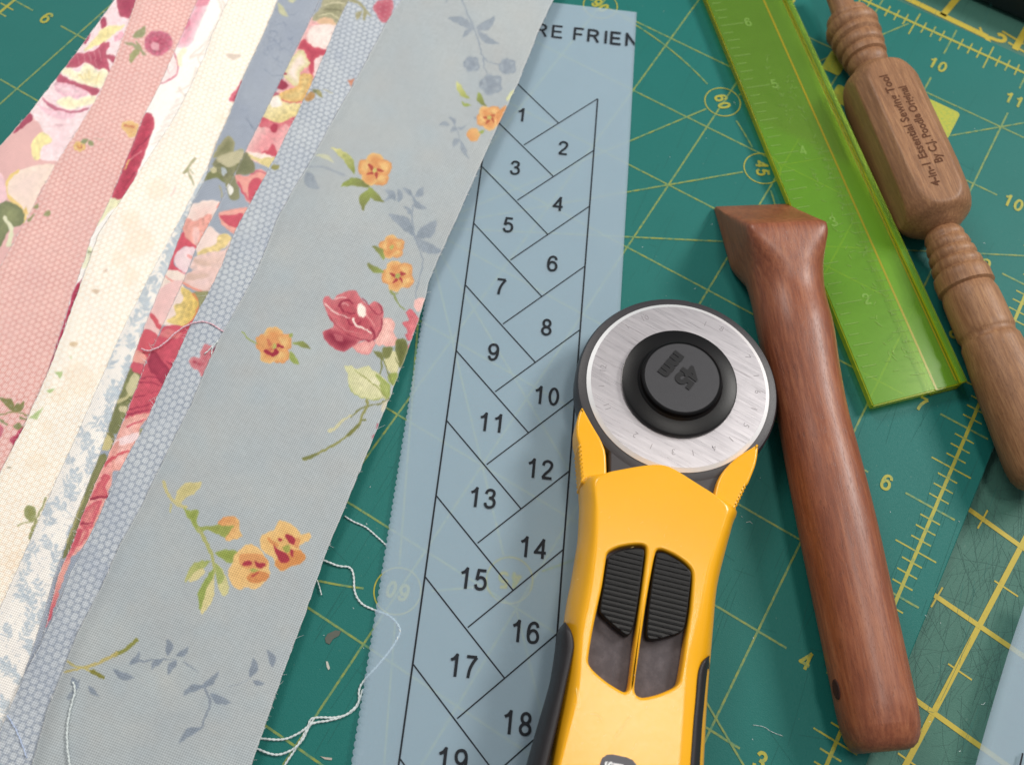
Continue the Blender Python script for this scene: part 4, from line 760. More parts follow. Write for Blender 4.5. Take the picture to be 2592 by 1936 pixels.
for k in range(-2, 11):
    strip_line(sl, (0, s_ * k), (0.823, s_ * k + 0.818), 0.012, 0.0037)
for k in range(0, 12):
    strip_line(sl, (w_, s_ * k + c_), (0.450, s_ * k + c_ + 0.812), 0.012, 0.0040)
tag(obj('section_line', sl.mesh('section_line'), M_blk, paper), kind='stuff')
def ptext(txt, a, b, size, wd, clip=None):
    me = stroke_text(txt, size, wd)
    if clip:
        bmc = bmesh.new(); bmc.from_mesh(me); bmesh.ops.bisect_plane(bmc, geom=bmc.verts[:] + bmc.edges[:] + bmc.faces[:], plane_co=(clip - a, 0, 0), plane_no=(1, 0, 0), clear_outer=True); bmc.to_mesh(me); bmc.free()
    M = Matrix([[Nv[0], -Dv[0], 0, 0], [Nv[1], -Dv[1], 0, 0], [0, 0, 1, 0], [0, 0, 0, 1]])
    q = PT(a, b, zp(a, b) + 0.006); me.transform(Matrix.Translation(q) @ M)
    return obj('numeral' if txt.isdigit() else 'lettering', me, M_blk, paper)
for i in range(1, 22):
    j = i // 2
    if i % 2: ptext(str(i), 0.385 if i < 10 else 0.45, s_ * (j - 6) + 3.885, 0.196, 0.0265)
    else: ptext(str(i), 0.91 if i < 10 else 0.975, s_ * (j - 6) + 3.53, 0.196, 0.0265)
ptext('RE FRIEN', 1.07, -2.17, 0.205, 0.030, 1.668)
# second piece of paper, lower right corner
Q = [(2600, 1500), (2592, 1532), (2556, 1640), (2506, 1806), (2466, 1950), (2440, 2060)]
E1 = spline(Q, 6); n_ = len(E1); V = np.zeros((n_, 12, 3))
for i in range(n_):
    for j in range(12):
        x = E1[i, 0] + j * 26; V[i, j] = G(x, E1[i, 1] + j * 8, 0.12 + 0.02 * math.sin(i * 0.2) + 0.01 * j)
me = grid_mesh('paper_corner', V)
if me.polygons[5].normal.z < 0: me.flip_normals()
bmx = bmesh.new(); bmx.from_mesh(me); ge = bmesh.ops.extrude_face_region(bmx, geom=bmx.faces[:]); bmesh.ops.translate(bmx, vec=(0, 0, -0.003), verts=[q for q in ge['geom'] if isinstance(q, bmesh.types.BMVert)]); bmx.to_mesh(me); bmx.free()
p2 = obj('paper_template', me, M_paper); tag(p2, 'grey translucent paper sheet entering at the lower right corner, curling above the scratched mat', 'paper template')
pl_ = B(); a_ = G(2588, 1905, 0.172); b_ = G(2578, 1950, 0.172); pl_.line(a_[:2], b_[:2], 0.016, 0.178); obj('section_line', pl_.mesh('section_line'), M_blk, p2)
# ------------------------------------------------------------------ loose threads and lint
M_thr = m_plain('thread_white', (214, 222, 222), 0.9, 0.1, 200, 0.12)
M_thp = m_plain('thread_pink', (228, 190, 200), 0.9, 0.1, 90, 0.25)
def thread(pts, z, r, label, m=M_thr, sc=(600, 1200, .4455), grp='loose white threads around the fabric edge', zs=None):
    P = spline([(sc[0] + x * sc[2], sc[1] + y * sc[2]) for x, y in pts], 14); k = len(P)
    Z = np.interp(np.linspace(0, 1, k), np.linspace(0, 1, len(zs)), zs) if zs else np.full(k, z)
    W = G(P[:, 0], P[:, 1], Z)
    W[:, 2] += 0.004 * np.sin(np.arange(k) * 0.7)
    bb = B()
    d = np.cumsum(np.r_[0, np.linalg.norm(np.diff(W, axis=0), axis=1)]); nn_ = max(int(d[-1] / 0.012), 8); t = np.linspace(0, d[-1], nn_)
    C_ = np.stack([np.interp(t, d, W[:, i]) for i in range(3)], 1)
    T = np.gradient(C_, axis=0); N = np.cross(T, [0, 0, 1]); N /= np.linalg.norm(N, axis=1)[:, None] + 1e-9
    for ph in (0, math.pi):      # two plies twisted together
        a = t * 2 * math.pi / 0.075 + ph
        o_ = C_ + N * (np.cos(a) * r * 0.55)[:, None] + np.array([0, 0, 1]) * (np.sin(a) * r * 0.55)[:, None]
        me = tube(o_, r * 0.72, 'ply', 6); mesh_into(bb, me, Matrix.Identity(4))
    o = obj('loose_thread', bb.mesh('loose_thread', True), m); tag(o, label, 'thread', grp); return o
thread([(470, 480), (510, 495), (575, 520), (640, 530), (662, 575), (670, 670), (710, 735), (785, 772), (860, 800), (912, 850), (925, 900), (880, 985), (795, 1090), (730, 1160), (695, 1220), (690, 1300), (640, 1355), (560, 1380), (430, 1385), (400, 1440), (350, 1530), (270, 1652), (240, 1700)], 0.012, 0.0085, 'long white thread looping from the fabric edge under the paper template and back', zs=[.03, .012, .012, .01, .01, .01, .01, .012, .012])
thread([(90, 1490), (140, 1500), (260, 1505), (350, 1470), (430, 1415), (520, 1398), (610, 1370), (680, 1310), (715, 1220)], 0.014, 0.0085, 'white thread running level from the fabric edge into the knot of threads')
thread([(70, 1530), (120, 1560), (220, 1592), (310, 1565), (370, 1510), (405, 1440), (440, 1380)], 0.02, 0.0085, 'white thread sagging in the lowest curve beside the fabric')
thread([(612, 238), (660, 268), (730, 300), (790, 350), (850, 405)], 0.012, 0.007, 'short straight white thread between fabric and paper template')
thread([(455, 600), (468, 640), (480, 685)], 0.02, 0.005, 'tiny white thread end poking out below the fabric edge')
SC5 = (0, 1200, .4455)
thread([(415, 1178), (425, 1235), (400, 1330), (382, 1440), (384, 1560), (400, 1670)], 0.2, 0.0075, 'white thread lying down the grey blue fabric near the bottom', sc=SC5, zs=[.222, .216, .214])
thread([(40, 1368), (85, 1440), (120, 1520), (152, 1610)], 0.17, 0.005, 'pale blue thread on the honeycomb strip in the lower left corner', m_plain('thread_blue', (186, 200, 226), 0.9, 0.1), SC5, zs=[.165, .165])
thread([(985, 778), (1040, 792), (1130, 752), (1240, 655), (1345, 600), (1450, 597), (1560, 662)], 0.17, 0.0075, 'pinkish thread arching from the coral floral onto the blue honeycomb strip', M_thp, (0, 600, .3631), zs=[.15, .16, .172, .178])
thread([(1425, 815), (1480, 765), (1545, 700)], 0.175, 0.006, 'short pale thread by the small rose on the honeycomb strip', M_thr, (0, 600, .3631))
thread([(1478, 850), (1476, 800), (1482, 770)], 0.175, 0.005, 'shortest thread end, upright beside the small rose on the honeycomb strip', M_thr, (0, 600, .3631))
thread([(590, 1265), (690, 1282), (770, 1330), (880, 1372)], 0.006, 0.0018, 'hair thin fibre on the mat between cutter and wooden handle', M_thr, (1750, 1500, .2639), 'lint fibres on the mat')
lb = B()
for k in range(110):
    x, y = random.uniform(700, 2500), random.uniform(0, 1936); p = G(x, y, 0.006); a = random.uniform(0, math.pi); L = random.uniform(0.008, 0.022) if k % 9 else random.uniform(.03, .06)
    lb.path([(p[0], p[1]), (p[0] + L * .5 * math.cos(a), p[1] + L * .5 * math.sin(a)), (p[0] + L * math.cos(a + .6), p[1] + L * math.sin(a + .6))], random.uniform(0.002, 0.004), 0.0055)
lint = obj('lint', lb.mesh('lint'), M_thr); tag(lint, 'scattered pale lint specks on the green cutting mat', 'lint', kind='stuff')
def fleck(poly, z, col, label):
    P = [G(600 + x * .4455, 1200 + y * .4455, z) for x, y in poly]; n = len(P)
    V = [tuple(p - np.array([0, 0, .006])) for p in P] + [tuple(p) for p in P]
    F = [tuple(range(n, 2 * n)), tuple(range(n))[::-1]] + [(i, (i + 1) % n, n + (i + 1) % n, n + i) for i in range(n)]
    tag(obj('scrap', from_py('scrap', V, F), m_plain('scrap_col', col, 0.9)), label, 'scrap')
fleck([(500, 930), (515, 905), (560, 885), (590, 890), (580, 915), (545, 935), (525, 965), (505, 955)], .008, (92, 96, 88), 'dark grey scrap on the mat between fabric and paper template')
fleck([(505, 1062), (515, 1062), (528, 1100), (520, 1112), (510, 1095)], .008, (190, 190, 180), 'small white snip of thread on the mat below the dark scrap')
fleck([(472, 1600), (490, 1604), (540, 1610), (538, 1622), (500, 1618)], .008, (180, 172, 160), 'thin beige snip on the mat near the bottom edge')
# ------------------------------------------------------------------ rotary cutter
cut = thing('rotary_cutter', tuple(G(1600, 1500, 0)), 'rotary cutter with yellow handle, round steel blade and black hub, resting on the paper template', 'rotary cutter')
n = NT('yellow_plastic'); v = n.coord()
f = n.noise(v, 1.3, 4); n.base(n.mix(f, lin((246, 174, 20)), lin((250, 184, 38))))
n.rough(n.math('MULTIPLY_ADD', n.noise(v, 26, 5, 0.7), 0.14, 0.15), 0.5); n.p.inputs['Subsurface Weight'].default_value = 0.0
fine = n.noise(v, 110, 3, 0.6); scr = n.noise(n.coord((6, 60, 6), (0, 0, 0.6)), 1.0, 3, 0.6)
n.bump(n.math('ADD', fine, n.math('MULTIPLY', scr, 0.25)), 0.16, 0.006)
M_yel = n.m
M_bp = m_plain('black_plastic', (50, 48, 52), 0.42, 0.5, 40, 0.15, 0.15, 150)
M_bd = m_plain('black_plastic_gloss', (13, 13, 15), 0.36, 0.25, 20, 0.2, 0.08, 90)
M_brub = m_plain('black_rubber', (40, 37, 40), 0.5, 0.45, 60, 0.15, 0.2, 160)
n = NT('slide_track'); v = n.coord(); n.base(n.mix(n.ramp(n.noise(v, 9, 6, 0.75), [(0.45, (0, 0, 0)), (0.75, (1, 1, 1))]), lin((70, 62, 66)), lin((96, 88, 92)))); n.rough(0.6); M_trk = n.m
ZT = 0.78
def resample(P, n):
    P = np.array(P, float); P = np.vstack([P, P[:1]]); d = np.r_[0, np.cumsum(np.linalg.norm(np.diff(P, axis=0), axis=1))]
    t = np.linspace(0, d[-1], n + 1)[:-1]; return np.stack([np.interp(t, d, P[:, i]) for i in range(P.shape[1])], 1)
# paired outlines: top face T at ZT and widest silhouette O at 0.42
pairs = [((1400, 2010), (1372, 2010)), ((1416, 1940), (1385, 1940)), ((1433, 1873), (1398, 1850)), ((1454, 1790), (1412, 1765)), ((1466, 1727), (1420, 1690)), ((1475, 1603), (1429, 1580)), ((1490, 1530), (1437, 1520)), ((1500, 1470), (1447, 1470)), ((1508, 1400), (1459, 1400)), ((1511, 1354), (1466, 1352)), ((1512, 1290), (1470, 1270)), ((1510, 1222), (1472, 1216))]
frontT = [(1538, 1197), (1574, 1189), (1618, 1181), (1654, 1177), (1683, 1179), (1712, 1191), (1763, 1223), (1810, 1253)]
right = [((1838, 1284), (1858, 1298)), ((1832, 1320), (1851, 1332)), ((1812, 1378), (1833, 1400)), ((1790, 1450), (1812, 1490)), ((1772, 1541), (1803, 1590)), ((1755, 1610), (1798, 1655)), ((1740, 1675), (1793, 1715)), ((1731, 1790), (1787, 1800)), ((1723, 1900), (1782, 1900)), ((1714, 2010), (1777, 2010))]
ZO = 0.44
T_ = [G(*p[0], ZT) for p in pairs]; O_ = [G(*p[1], ZO) for p in pairs]
cen = np.mean(T_, axis=0)
for k, q in enumerate(frontT):
    a = G(*q, ZT); T_.append(a); d = a - G(1640, 1600, ZT); d[2] = 0; d /= np.linalg.norm(d); u = (k + .5) / len(frontT)
    O_.append(np.array([a[0] + d[0] * 0.035, a[1] + d[1] * 0.035, ZO]))
T_ += [G(*p[0], ZT) for p in right]; O_ += [G(*p[1], ZO) for p in right]
T_ = np.array(T_); O_ = np.array(O_)
Ts = spline(np.hstack([T_, O_]), 4, False); Ts, Os = Ts[:, :3], Ts[:, 3:]
N_ = len(Ts)
Ts[:, 2] = ZT; Os[:, 2] = ZO
rings = []
for t, zz in ((0.0, ZT), (0.10, ZT - 0.004), (0.24, ZT - 0.016), (0.42, ZT - 0.045), (0.62, ZT - 0.10), (0.82, ZT - 0.18), (0.95, ZT - 0.27), (1.0, ZO), (0.98, 0.28), (0.85, 0.16), (0.6, 0.12)):
    q = Ts * (1 - t) + Os * t; q[:, 2] = zz; rings.append(q)
slotL = '450,355 490,332 530,317 600,305 660,303 690,318 692,360 668,550 640,750 612,980 592,1150 580,1195 560,1208 530,1196 440,1140 360,1070 332,1025 345,930 362,830 380,740 402,640 420,560 436,450'
slotR = '752,335 790,334 870,372 930,415 970,460 974,520 960,700 945,800 930,900 905,1070 890,1150 860,1180 760,1222 690,1238 655,1240 625,1222 616,1185 628,1080 640,1000 665,820 690,650 712,520 735,400'
def zp_pts(t, z, o=(1350, 1250), s=.41522): return np.array([G(o[0] + float(q.split(',')[0]) * s, o[1] + float(q.split(',')[1]) * s, z) for q in t.split()])
def rounded(P, n=2, closed=True):
    P = np.array(P)
    for _ in range(n):
        Q = []
        for i in range(len(P)):
            a, b = P[i], P[(i + 1) % len(P)]; Q += [a * .8 + b * .2, a * .2 + b * .8]
        P = np.array(Q)
    return P
def inset(P, d):
    P = np.array(P); m = len(P); T = np.roll(P, -1, 0) - np.roll(P, 1, 0); N = np.stack([-T[:, 1], T[:, 0], 0 * T[:, 0]], 1); N /= np.linalg.norm(N, axis=1)[:, None]
    A = 0.5 * sum(P[i][0] * P[(i + 1) % m][1] - P[(i + 1) % m][0] * P[i][1] for i in range(m))
    return P + N * d * (1 if A > 0 else -1)
bb = B(); holes = []
for t in (slotL, slotR):
    H = rounded(zp_pts(t, ZT)); h0 = inset(H, -0.025); holes.append((H, h0))
rin = inset(rings[0], 0.012); rin[:, 2] = ZT; rings.insert(0, rin); body_ring0 = rings[0]
polys = [[Vector(p) for p in body_ring0]] + [[Vector(p) for p in h0] for H, h0 in holes]
tri = tessellate_polygon(polys); flat = [p for pl in polys for p in pl]
bb.add(flat, [tuple(t) for t in tri])
k0 = len(bb.v)
bb.v += [tuple(p) for r in rings for p in r]
for i in range(len(rings) - 1):
    for j in range(N_):
        a = k0 + i * N_ + j; b2 = k0 + i * N_ + (j + 1) % N_; bb.f.append((a, b2, b2 + N_, a + N_))
bb.f.append(tuple(range(k0 + (len(rings) - 1) * N_, k0 + len(rings) * N_)))
for H, h0 in holes:
    m = len(H); rr = []
    for d, zz in ((-0.025, ZT), (-0.019, ZT), (-0.012, ZT - 0.003), (-0.004, ZT - 0.010), (0.0, ZT - 0.020), (0.003, ZT - 0.06), (0.004, ZT - 0.17)):
        q = inset(H, d); q[:, 2] = zz; rr.append(q)
    k0 = len(bb.v); bb.v += [tuple(p) for r in rr for p in r]
    for i in range(len(rr) - 1):
        for j in range(m): a = k0 + i * m + j; b2 = k0 + i * m + (j + 1) % m; bb.f.append((a, b2, b2 + m, a + m))
me = bb.mesh('handle'); bmx = bmesh.new(); bmx.from_mesh(me); bmesh.ops.remove_doubles(bmx, verts=bmx.verts, dist=0.0004); bmesh.ops.recalc_face_normals(bmx, faces=bmx.faces); bmx.to_mesh(me); bmx.free()
smooth(me)
for p in me.polygons:
    if p.center.z > ZT - 0.0005: p.use_smooth = True
me.set_sharp_from_angle(angle=math.radians(50))
obj('handle', me, M_yel, cut)
def prism(P, z0, z1, name, bev=0.01, mat_=None, parent=None, sm=True, segs=3):
    P = np.array(P)[:, :2]; rings_ = []
    P3 = np.c_[P, np.zeros(len(P))]
    for k in range(segs + 1):
        a = math.pi / 2 * k / segs; q = inset(P3, bev * (1 - math.sin(math.pi / 2 - a)) if 0 else bev * (1 - math.cos(a))); q[:, 2] = z1 - bev + bev * math.sin(a); rings_.append(q)
    q = P3.copy(); q[:, 2] = z0; rings_ = [q] + rings_; m = len(P)
    V = [tuple(p) for r in rings_ for p in r]; F = [(i * m + j, i * m + (j + 1) % m, (i + 1) * m + (j + 1) % m, (i + 1) * m + j) for i in range(len(rings_) - 1) for j in range(m)]
    q = inset(rings_[-1], 0.004); q[:, 2] = z1; rings_.append(q); V = [tuple(p) for r in rings_ for p in r]; F += [((len(rings_) - 2) * m + j, (len(rings_) - 2) * m + (j + 1) % m, (len(rings_) - 1) * m + (j + 1) % m, (len(rings_) - 1) * m + j) for j in range(m)]
    top = rings_[-1]; tr_ = tessellate_polygon([[Vector(p) for p in top]]); kk = (len(rings_) - 1) * m
    F += [tuple(kk + i for i in t) for t in tr_]; tb_ = tessellate_polygon([[Vector(p) for p in rings_[0]]]); F += [tuple(i for i in t) for t in tb_]
    me = from_py(name, V, F); bm_ = bmesh.new(); bm_.from_mesh(me); bmesh.ops.recalc_face_normals(bm_, faces=bm_.faces); bm_.to_mesh(me); bm_.free()
    if sm: smooth(me); me.set_sharp_from_angle(angle=math.radians(42))
    return obj(name, me, mat_, parent)
for H, h0 in holes: prism(inset(H, -0.03), ZT - 0.23, ZT - 0.125, 'slide_track', 0.003, M_trk, cut)
slL = '456,378 498,350 545,334 600,326 655,322 678,335 680,365 655,560 638,680 618,790 598,848 575,862 548,848 470,782 420,735 404,712 412,650 424,580 440,470'
slR = '756,348 800,350 870,388 930,432 966,470 966,520 955,610 944,710 925,820 905,842 870,856 800,876 745,888 705,884 690,860 698,740 712,620 728,500 742,410'
lx = G(1350 + 600 * .41522, 1250 + 800 * .41522, ZT); ux = G(1350 + 690 * .41522, 1250 + 400 * .41522, ZT); axd = Vector(ux - lx).normalized(); acr = Vector((axd.y, -axd.x, 0))
for t in (slL, slR):
    H = rounded(zp_pts(t, ZT + 0.0)); sl_o = prism(H, ZT - 0.12, ZT - 0.012, 'slide_button', 0.012, M_bd, cut)
    # ribs: bars across the button, cut to its outline
    A2 = np.array([axd.x, axd.y]); C2 = np.array([acr.x, acr.y]); hh = inset(H, 0.014)[:, :2]; s1 = hh @ A2; c1 = hh @ C2; m = len(hh)
    s2 = s1 - 0.05 * c1; y = s2.min() + 0.03
    # rib lines tilt slightly against the axis, as in the photo
    tilt = 0.05
    while y < s2.max() - 0.015:
        xs = []
        for i in range(m):
            a_, b_ = s1[i] - tilt * c1[i], s1[(i + 1) % m] - tilt * c1[(i + 1) % m]; yy = y
            if (a_ - yy) * (b_ - yy) < 0: f_ = (yy - a_) / (b_ - a_); xs.append(c1[i] + (c1[(i + 1) % m] - c1[i]) * f_)
        if len(xs) >= 2 and max(xs) - min(xs) > 0.05:
            x0, x1 = min(xs), max(xs); pr = []
            for xx in (x0, x1):
                ctr_ = C2 * xx + A2 * (y + tilt * xx)
                for dy_, dz_ in ((-0.013, -0.004), (-0.007, 0.012), (0.004, 0.014), (0.012, -0.004)): pr.append((ctr_[0] + A2[0] * dy_, ctr_[1] + A2[1] * dy_, ZT - 0.012 + dz_))
            obj('rib', from_py('rib', pr, [(0, 1, 5, 4), (1, 2, 6, 5), (2, 3, 7, 6), (3, 2, 1, 0), (4, 5, 6, 7), (0, 4, 7, 3)]), M_bd, sl_o, False)
        y += 0.0435
# side grips
gl = [(1429, 1574), (1440, 1590), (1448, 1604), (1453, 1624), (1450, 1650), (1441, 1690), (1433, 1728), (1412, 1831), (1387, 1936), (1372, 2005), (1318, 2005), (1335, 1936), (1366, 1815), (1397, 1703), (1411, 1612), (1420, 1583)]
def grip(pts, zi, zo, name='side_grip'):
    P = [G(*q, zz) for q, zz in zip(pts, [zi] * 10 + [zo] * 6)]
    return P
def swept_grip(inner, outer, lab):
    I = spline(inner, 5); Oq = spline(outer, 5); k = len(I); V = []; F = []
    prof = [(0.0, 0.62), (0.03, 0.742), (0.16, 0.758), (0.45, 0.735), (0.75, 0.65), (0.95, 0.54), (1.03, 0.42), (1.0, 0.28), (0.7, 0.13)]
    for i in range(k):
        for t, z in prof:
            x = I[i] * (1 - t) + Oq[i] * t; kz = 0.06 * max(0.0, 1 - i / 5); V.append(G(x[0], x[1], z - kz))
    m = len(prof)
    F = [(i * m + j, i * m + j + 1, (i + 1) * m + j + 1, (i + 1) * m + j) for i in range(k - 1) for j in range(m - 1)]
    me = from_py('side_grip', V, F, True); bm_ = bmesh.new(); bm_.from_mesh(me); bmesh.ops.remove_doubles(bm_, verts=bm_.verts, dist=0.0005); bmesh.ops.recalc_face_normals(bm_, faces=bm_.faces)
    bm_.to_mesh(me); bm_.free(); smooth(me)
    return obj('side_grip', me, M_brub, cut)
swept_grip([(1430, 1573), (1446, 1596), (1454, 1628), (1450, 1660), (1433, 1735), (1412, 1831), (1387, 1936), (1370, 2010)], [(1428, 1575), (1412, 1600), (1405, 1650), (1399, 1690), (1390, 1738), (1363, 1831), (1333, 1936), (1312, 2010)], '')
swept_grip([(1795, 1658), (1779, 1672), (1766, 1700), (1761, 1750), (1757, 1790), (1752, 1835), (1744, 1936), (1738, 2010)], [(1797, 1660), (1797, 1680), (1795, 1705), (1791, 1750), (1788, 1790), (1785, 1835), (1780, 1936), (1776, 2010)], '')
# guard: black neck, ring behind the blade
DC = G(1717, 973, 0.56); DC2 = np.array([DC[0], DC[1]])
def circ(r, z, n=96, c=DC2, a0=0, a1=2 * math.pi): return np.array([(c[0] + r * math.cos(a), c[1] + r * math.sin(a), z) for a in np.linspace(a0, a1, n, endpoint=False)])
def lathe(prof, c, name, mat_, parent=None, n=96, notch=None, sharp=35, opened=False):
    V = []; F = []
    for r, z in prof:
        for k in range(n):
            a = 2 * math.pi * k / n; rr = r
            if notch and abs((a - notch[0] + math.pi) % (2 * math.pi) - math.pi) < notch[1] and r > notch[2]: rr = notch[2]
            V.append((c[0] + rr * math.cos(a), c[1] + rr * math.sin(a), z))
    for i in range(len(prof) - 1):
        for k in range(n): F.append((i * n + k, i * n + (k + 1) % n, (i + 1) * n + (k + 1) % n, (i + 1) * n + k))
    if prof[0][0] > 0 and not opened: F.append(tuple(range(n))[::-1])
    if prof[-1][0] > 0 and not opened: F.append(tuple(range((len(prof) - 1) * n, len(prof) * n)))
    me = from_py(name, V, F, True); bm_ = bmesh.new(); bm_.from_mesh(me); bmesh.ops.remove_doubles(bm_, verts=bm_.verts, dist=0.0002); bmesh.ops.recalc_face_normals(bm_, faces=bm_.faces); bm_.to_mesh(me); bm_.free(); smooth(me); me.set_sharp_from_angle(angle=math.radians(sharp))
    return obj(name, me, mat_, parent)
na = G(1747, 768, 0.5); nang = math.atan2(na[1] - DC[1], na[0] - DC[0])
lathe([(0.80, 0.20), (0.95, 0.205), (0.982, 0.24), (0.988, 0.40), (0.980, 0.485), (0.962, 0.515), (0.90, 0.535), (0.60, 0.530)], DC2, 'blade_guard', M_bp, cut, 120, (nang, 0.030, 0.955))
neck = zp_pts('230,960 300,1080 372,1180 378,1440 700,1560 1120,1640 1135,1500 1160,1400 1250,1290 1415,1190 1300,1290 1000,1330 600,1330 400,1180', 0.50, (1400, 700), .3632)
prism(np.array([G(1500, 1060, .5), G(1540, 1140, .5), G(1540, 1260, .5), G(1660, 1300, .5), G(1810, 1330, .5), G(1818, 1250, .5), G(1850, 1180, .5), G(1905, 1110, .5), G(1717, 1060, .5)]), 0.22, 0.515, 'neck', 0.03, M_bp, cut)
# blade
nt = NT('brushed_steel'); v = nt.coord((3, 90, 1), (0, 0, 0.55)); f = nt.noise(v, 1.0, 5, 0.7); f2 = nt.noise(nt.coord(), 3.0, 4)
scr = nt.ramp(nt.noise(nt.coord((2.2, 70, 1), (0, 0, 0.40)), 1.0, 3, 0.6), [(0.62, (0, 0, 0)), (0.66, (1, 1, 1))])
nt.base(nt.mix(nt.math('MULTIPLY', scr, 0.5), nt.mix(f2, lin((205, 200, 204)), lin((228, 223, 226))), lin((150, 143, 146))))
nt.p.inputs['Metallic'].default_value = 0.92; nt.rough(nt.math('MULTIPLY_ADD', f, 0.24, 0.19), 0.5); nt.bump(nt.math('ADD', f, scr), 0.08, 0.002)
M_steel = nt.m
n = NT('bevel_steel'); n.base(n.mix(n.noise(n.coord(), 20, 3), (0.86, 0.86, 0.88), (0.95, 0.95, 0.96))); n.p.inputs['Metallic'].default_value = 0.6; n.rough(0.5); M_bev = n.m
bl = lathe([(0.45, 0.548), (0.45, 0.566), (0.846, 0.566)], DC2, 'blade', M_steel, cut, 128, opened=True)
lathe([(0.45, 0.5400), (0.8855, 0.5405), (0.8862, 0.5425), (0.8855, 0.5445), (0.8462, 0.5662)], DC2, 'blade_bevel', M_bev, bl, 128, opened=True)
M_eng = m_plain('engraving', (150, 144, 148), 0.6, 0.5)
for txt, x, y in (('12', 350, 640), ('I', 340, 762), ('11', 380, 905), ('2', 575, 1100), ('I', 685, 1180), ('3', 838, 1218), ('I', 975, 1225), ('4', 1122, 1190), ('I', 1240, 1130), ('5', 1345, 1035), ('I', 1400, 920), ('6', 1425, 802), ('I', 1415, 690), ('7', 1355, 560), ('8', 1175, 365), ('I', 1060, 330), ('10', 640, 290), ('I', 520, 350)):
    p = G(1400 + x * .3632, 700 + y * .3632, .5685); a = math.atan2(p[1] - DC[1], p[0] - DC[0])
    r_ = min(max(math.hypot(p[0] - DC[0], p[1] - DC[1]), .6), .78); me = text_mesh(txt, 0.085, 0, 'CENTER', -0.001)
    me.transform(Matrix.Translation((DC[0] + r_ * math.cos(a), DC[1] + r_ * math.sin(a), .5672)) @ Matrix.Rotation(a - math.pi / 2 + (math.pi if math.sin(a - 1.0) > 2 else 0), 4, 'Z')); obj('engraved_numeral', me, M_eng, bl, False)
# hub
hc = G(1719, 961, 0.60)[:2]
hub = lathe([(0.552, 0.5667), (0.558, 0.60), (0.552, 0.622), (0.535, 0.630), (0.41, 0.640), (0.388, 0.665), (0.383, 0.722), (0.372, 0.730), (0.362, 0.722), (0.0, 0.722)], DC2, 'hub_nut', M_bd, cut, 96)
capd = lathe([(0.0, 0.724), (0.355, 0.7242)], DC2, 'hub_cap', m_plain('hub_grey', (46, 46, 51), 0.5, 0.5, 60, 0.1, 0.2, 160), hub, 96); capd.matrix_parent_inverse = Matrix.Identity(4)
hub_x = (Vector(G(1400 + 960 * .3632, 700 + 640 * .3632, .72)) * 0); tA = Vector(G(1550 + 1110 * .1816, 850 + 470 * .1816, .73)); tB = Vector(G(1550 + 960 * .1816, 850 + 650 * .1816, .73))
dt = (tB - tA).normalized(); M_emb = m_plain('hub_emboss', (20, 20, 23), 0.35)
for txt, ctr, sz in (('45', (tA + tB) / 2, 0.235), ('mm', Vector(G(1550 + 835 * .1816, 850 + 405 * .1816, .73)), 0.19)):
    me = text_mesh(txt, sz, 0.005, 'CENTER', 0.012, 0.95 if txt == '45' else 1.0); me.transform(frame((ctr.x, ctr.y, 0.728), dt)); o = obj('embossed_lettering', me, M_emb, hub, False)
for o in bpy.data.objects:      # sub-parts of parts that sit at the thing's origin
    if o.parent and o.parent.parent is cut and not o.name.startswith('hub_cap'): o.matrix_parent_inverse = Matrix.Identity(4)
# yellow trigger wings with serrated edges
def wing(pts, z0, z1):
    P = rounded([G(*q, z1) for q in pts], 1); return prism(P, z0, z1, 'trigger_wing', 0.022, M_yel, cut)
lw = [(1474, 1028), (1465, 1045), (1459, 1072), (1459, 1100), (1463, 1115)]
for k in range(9): y = 1124 + k * 10.5; lw += [(1466 + k * 0.8, y), (1462.5 + k * 0.9, y + 6.5)]
lw += [(1471, 1222), (1500, 1225), (1536, 1222), (1536, 1190), (1534, 1143), (1522, 1112), (1500, 1076), (1484, 1047)]
wing(lw, 0.26, 0.60)
rw = [(1919, 1121), (1908, 1130), (1880, 1146), (1854, 1166), (1830, 1192), (1818, 1214), (1811, 1240), (1806, 1262), (1830, 1285), (1856, 1302)]
for k in range(8): t = k / 8; x = 1861 + t * 33; y = 1290 - t * 70; rw += [(x - 2.5, y), (x + 4.0, y - 3.5)]
rw += [(1904, 1201), (1913, 1178), (1918, 1156), (1920, 1136)]
wing(rw, 0.26, 0.60)
# side texture bumps along the handle's left flank
gb = B()
for k in range(34):
    y = 1228 + k * 10.2; x = np.interp(y, [1216, 1352, 1470, 1580], [1474, 1467, 1449, 1431]); p = G(x + 5, y, 0.52); q = G(x + 19, y - 5, 0.60); d = Vector(q - p)
    gb.line(p[:2], q[:2], 0.014, 0)
    for i in range(4): v_ = list(gb.v[-4 + i]); v_[2] = 0.535 if i in (0, 3) else 0.618; gb.v[-4 + i] = tuple(v_)
# label at the bottom of the handle
lp = [G(1350 + x * .2260, 1600 + y * .2260, ZT + 0.004) for x, y in ((760, 1335), (1180, 1425), (1150, 1800), (720, 1760))]
prism(rounded(lp, 2), ZT - 0.004, ZT + 0.004, 'name_label', 0.002, m_plain('label_grey', (84, 82, 88), 0.45), cut)
sm_ = B()
def scr_px(pts, wd): sm_.path([tuple(G(1350 + x * .226, 1600 + y * .226, ZT + .0012))[:2] for x, y in pts], wd, ZT + .0012 + len(sm_.v) * 2e-6)
scr_px([(480, 620), (492, 700), (503, 800), (500, 850)], .006); scr_px([(500, 640), (518, 740), (520, 820), (508, 850)], .004); scr_px([(640, 910), (700, 912), (745, 940), (770, 975)], .003); scr_px([(1152, 1240), (1135, 1280), (1115, 1310)], .005)
for k in range(16): x = 1080 - k * 11.5; y = 930 + k * 16; scr_px([(x, y), (x + 16, y + 10)], .0045)
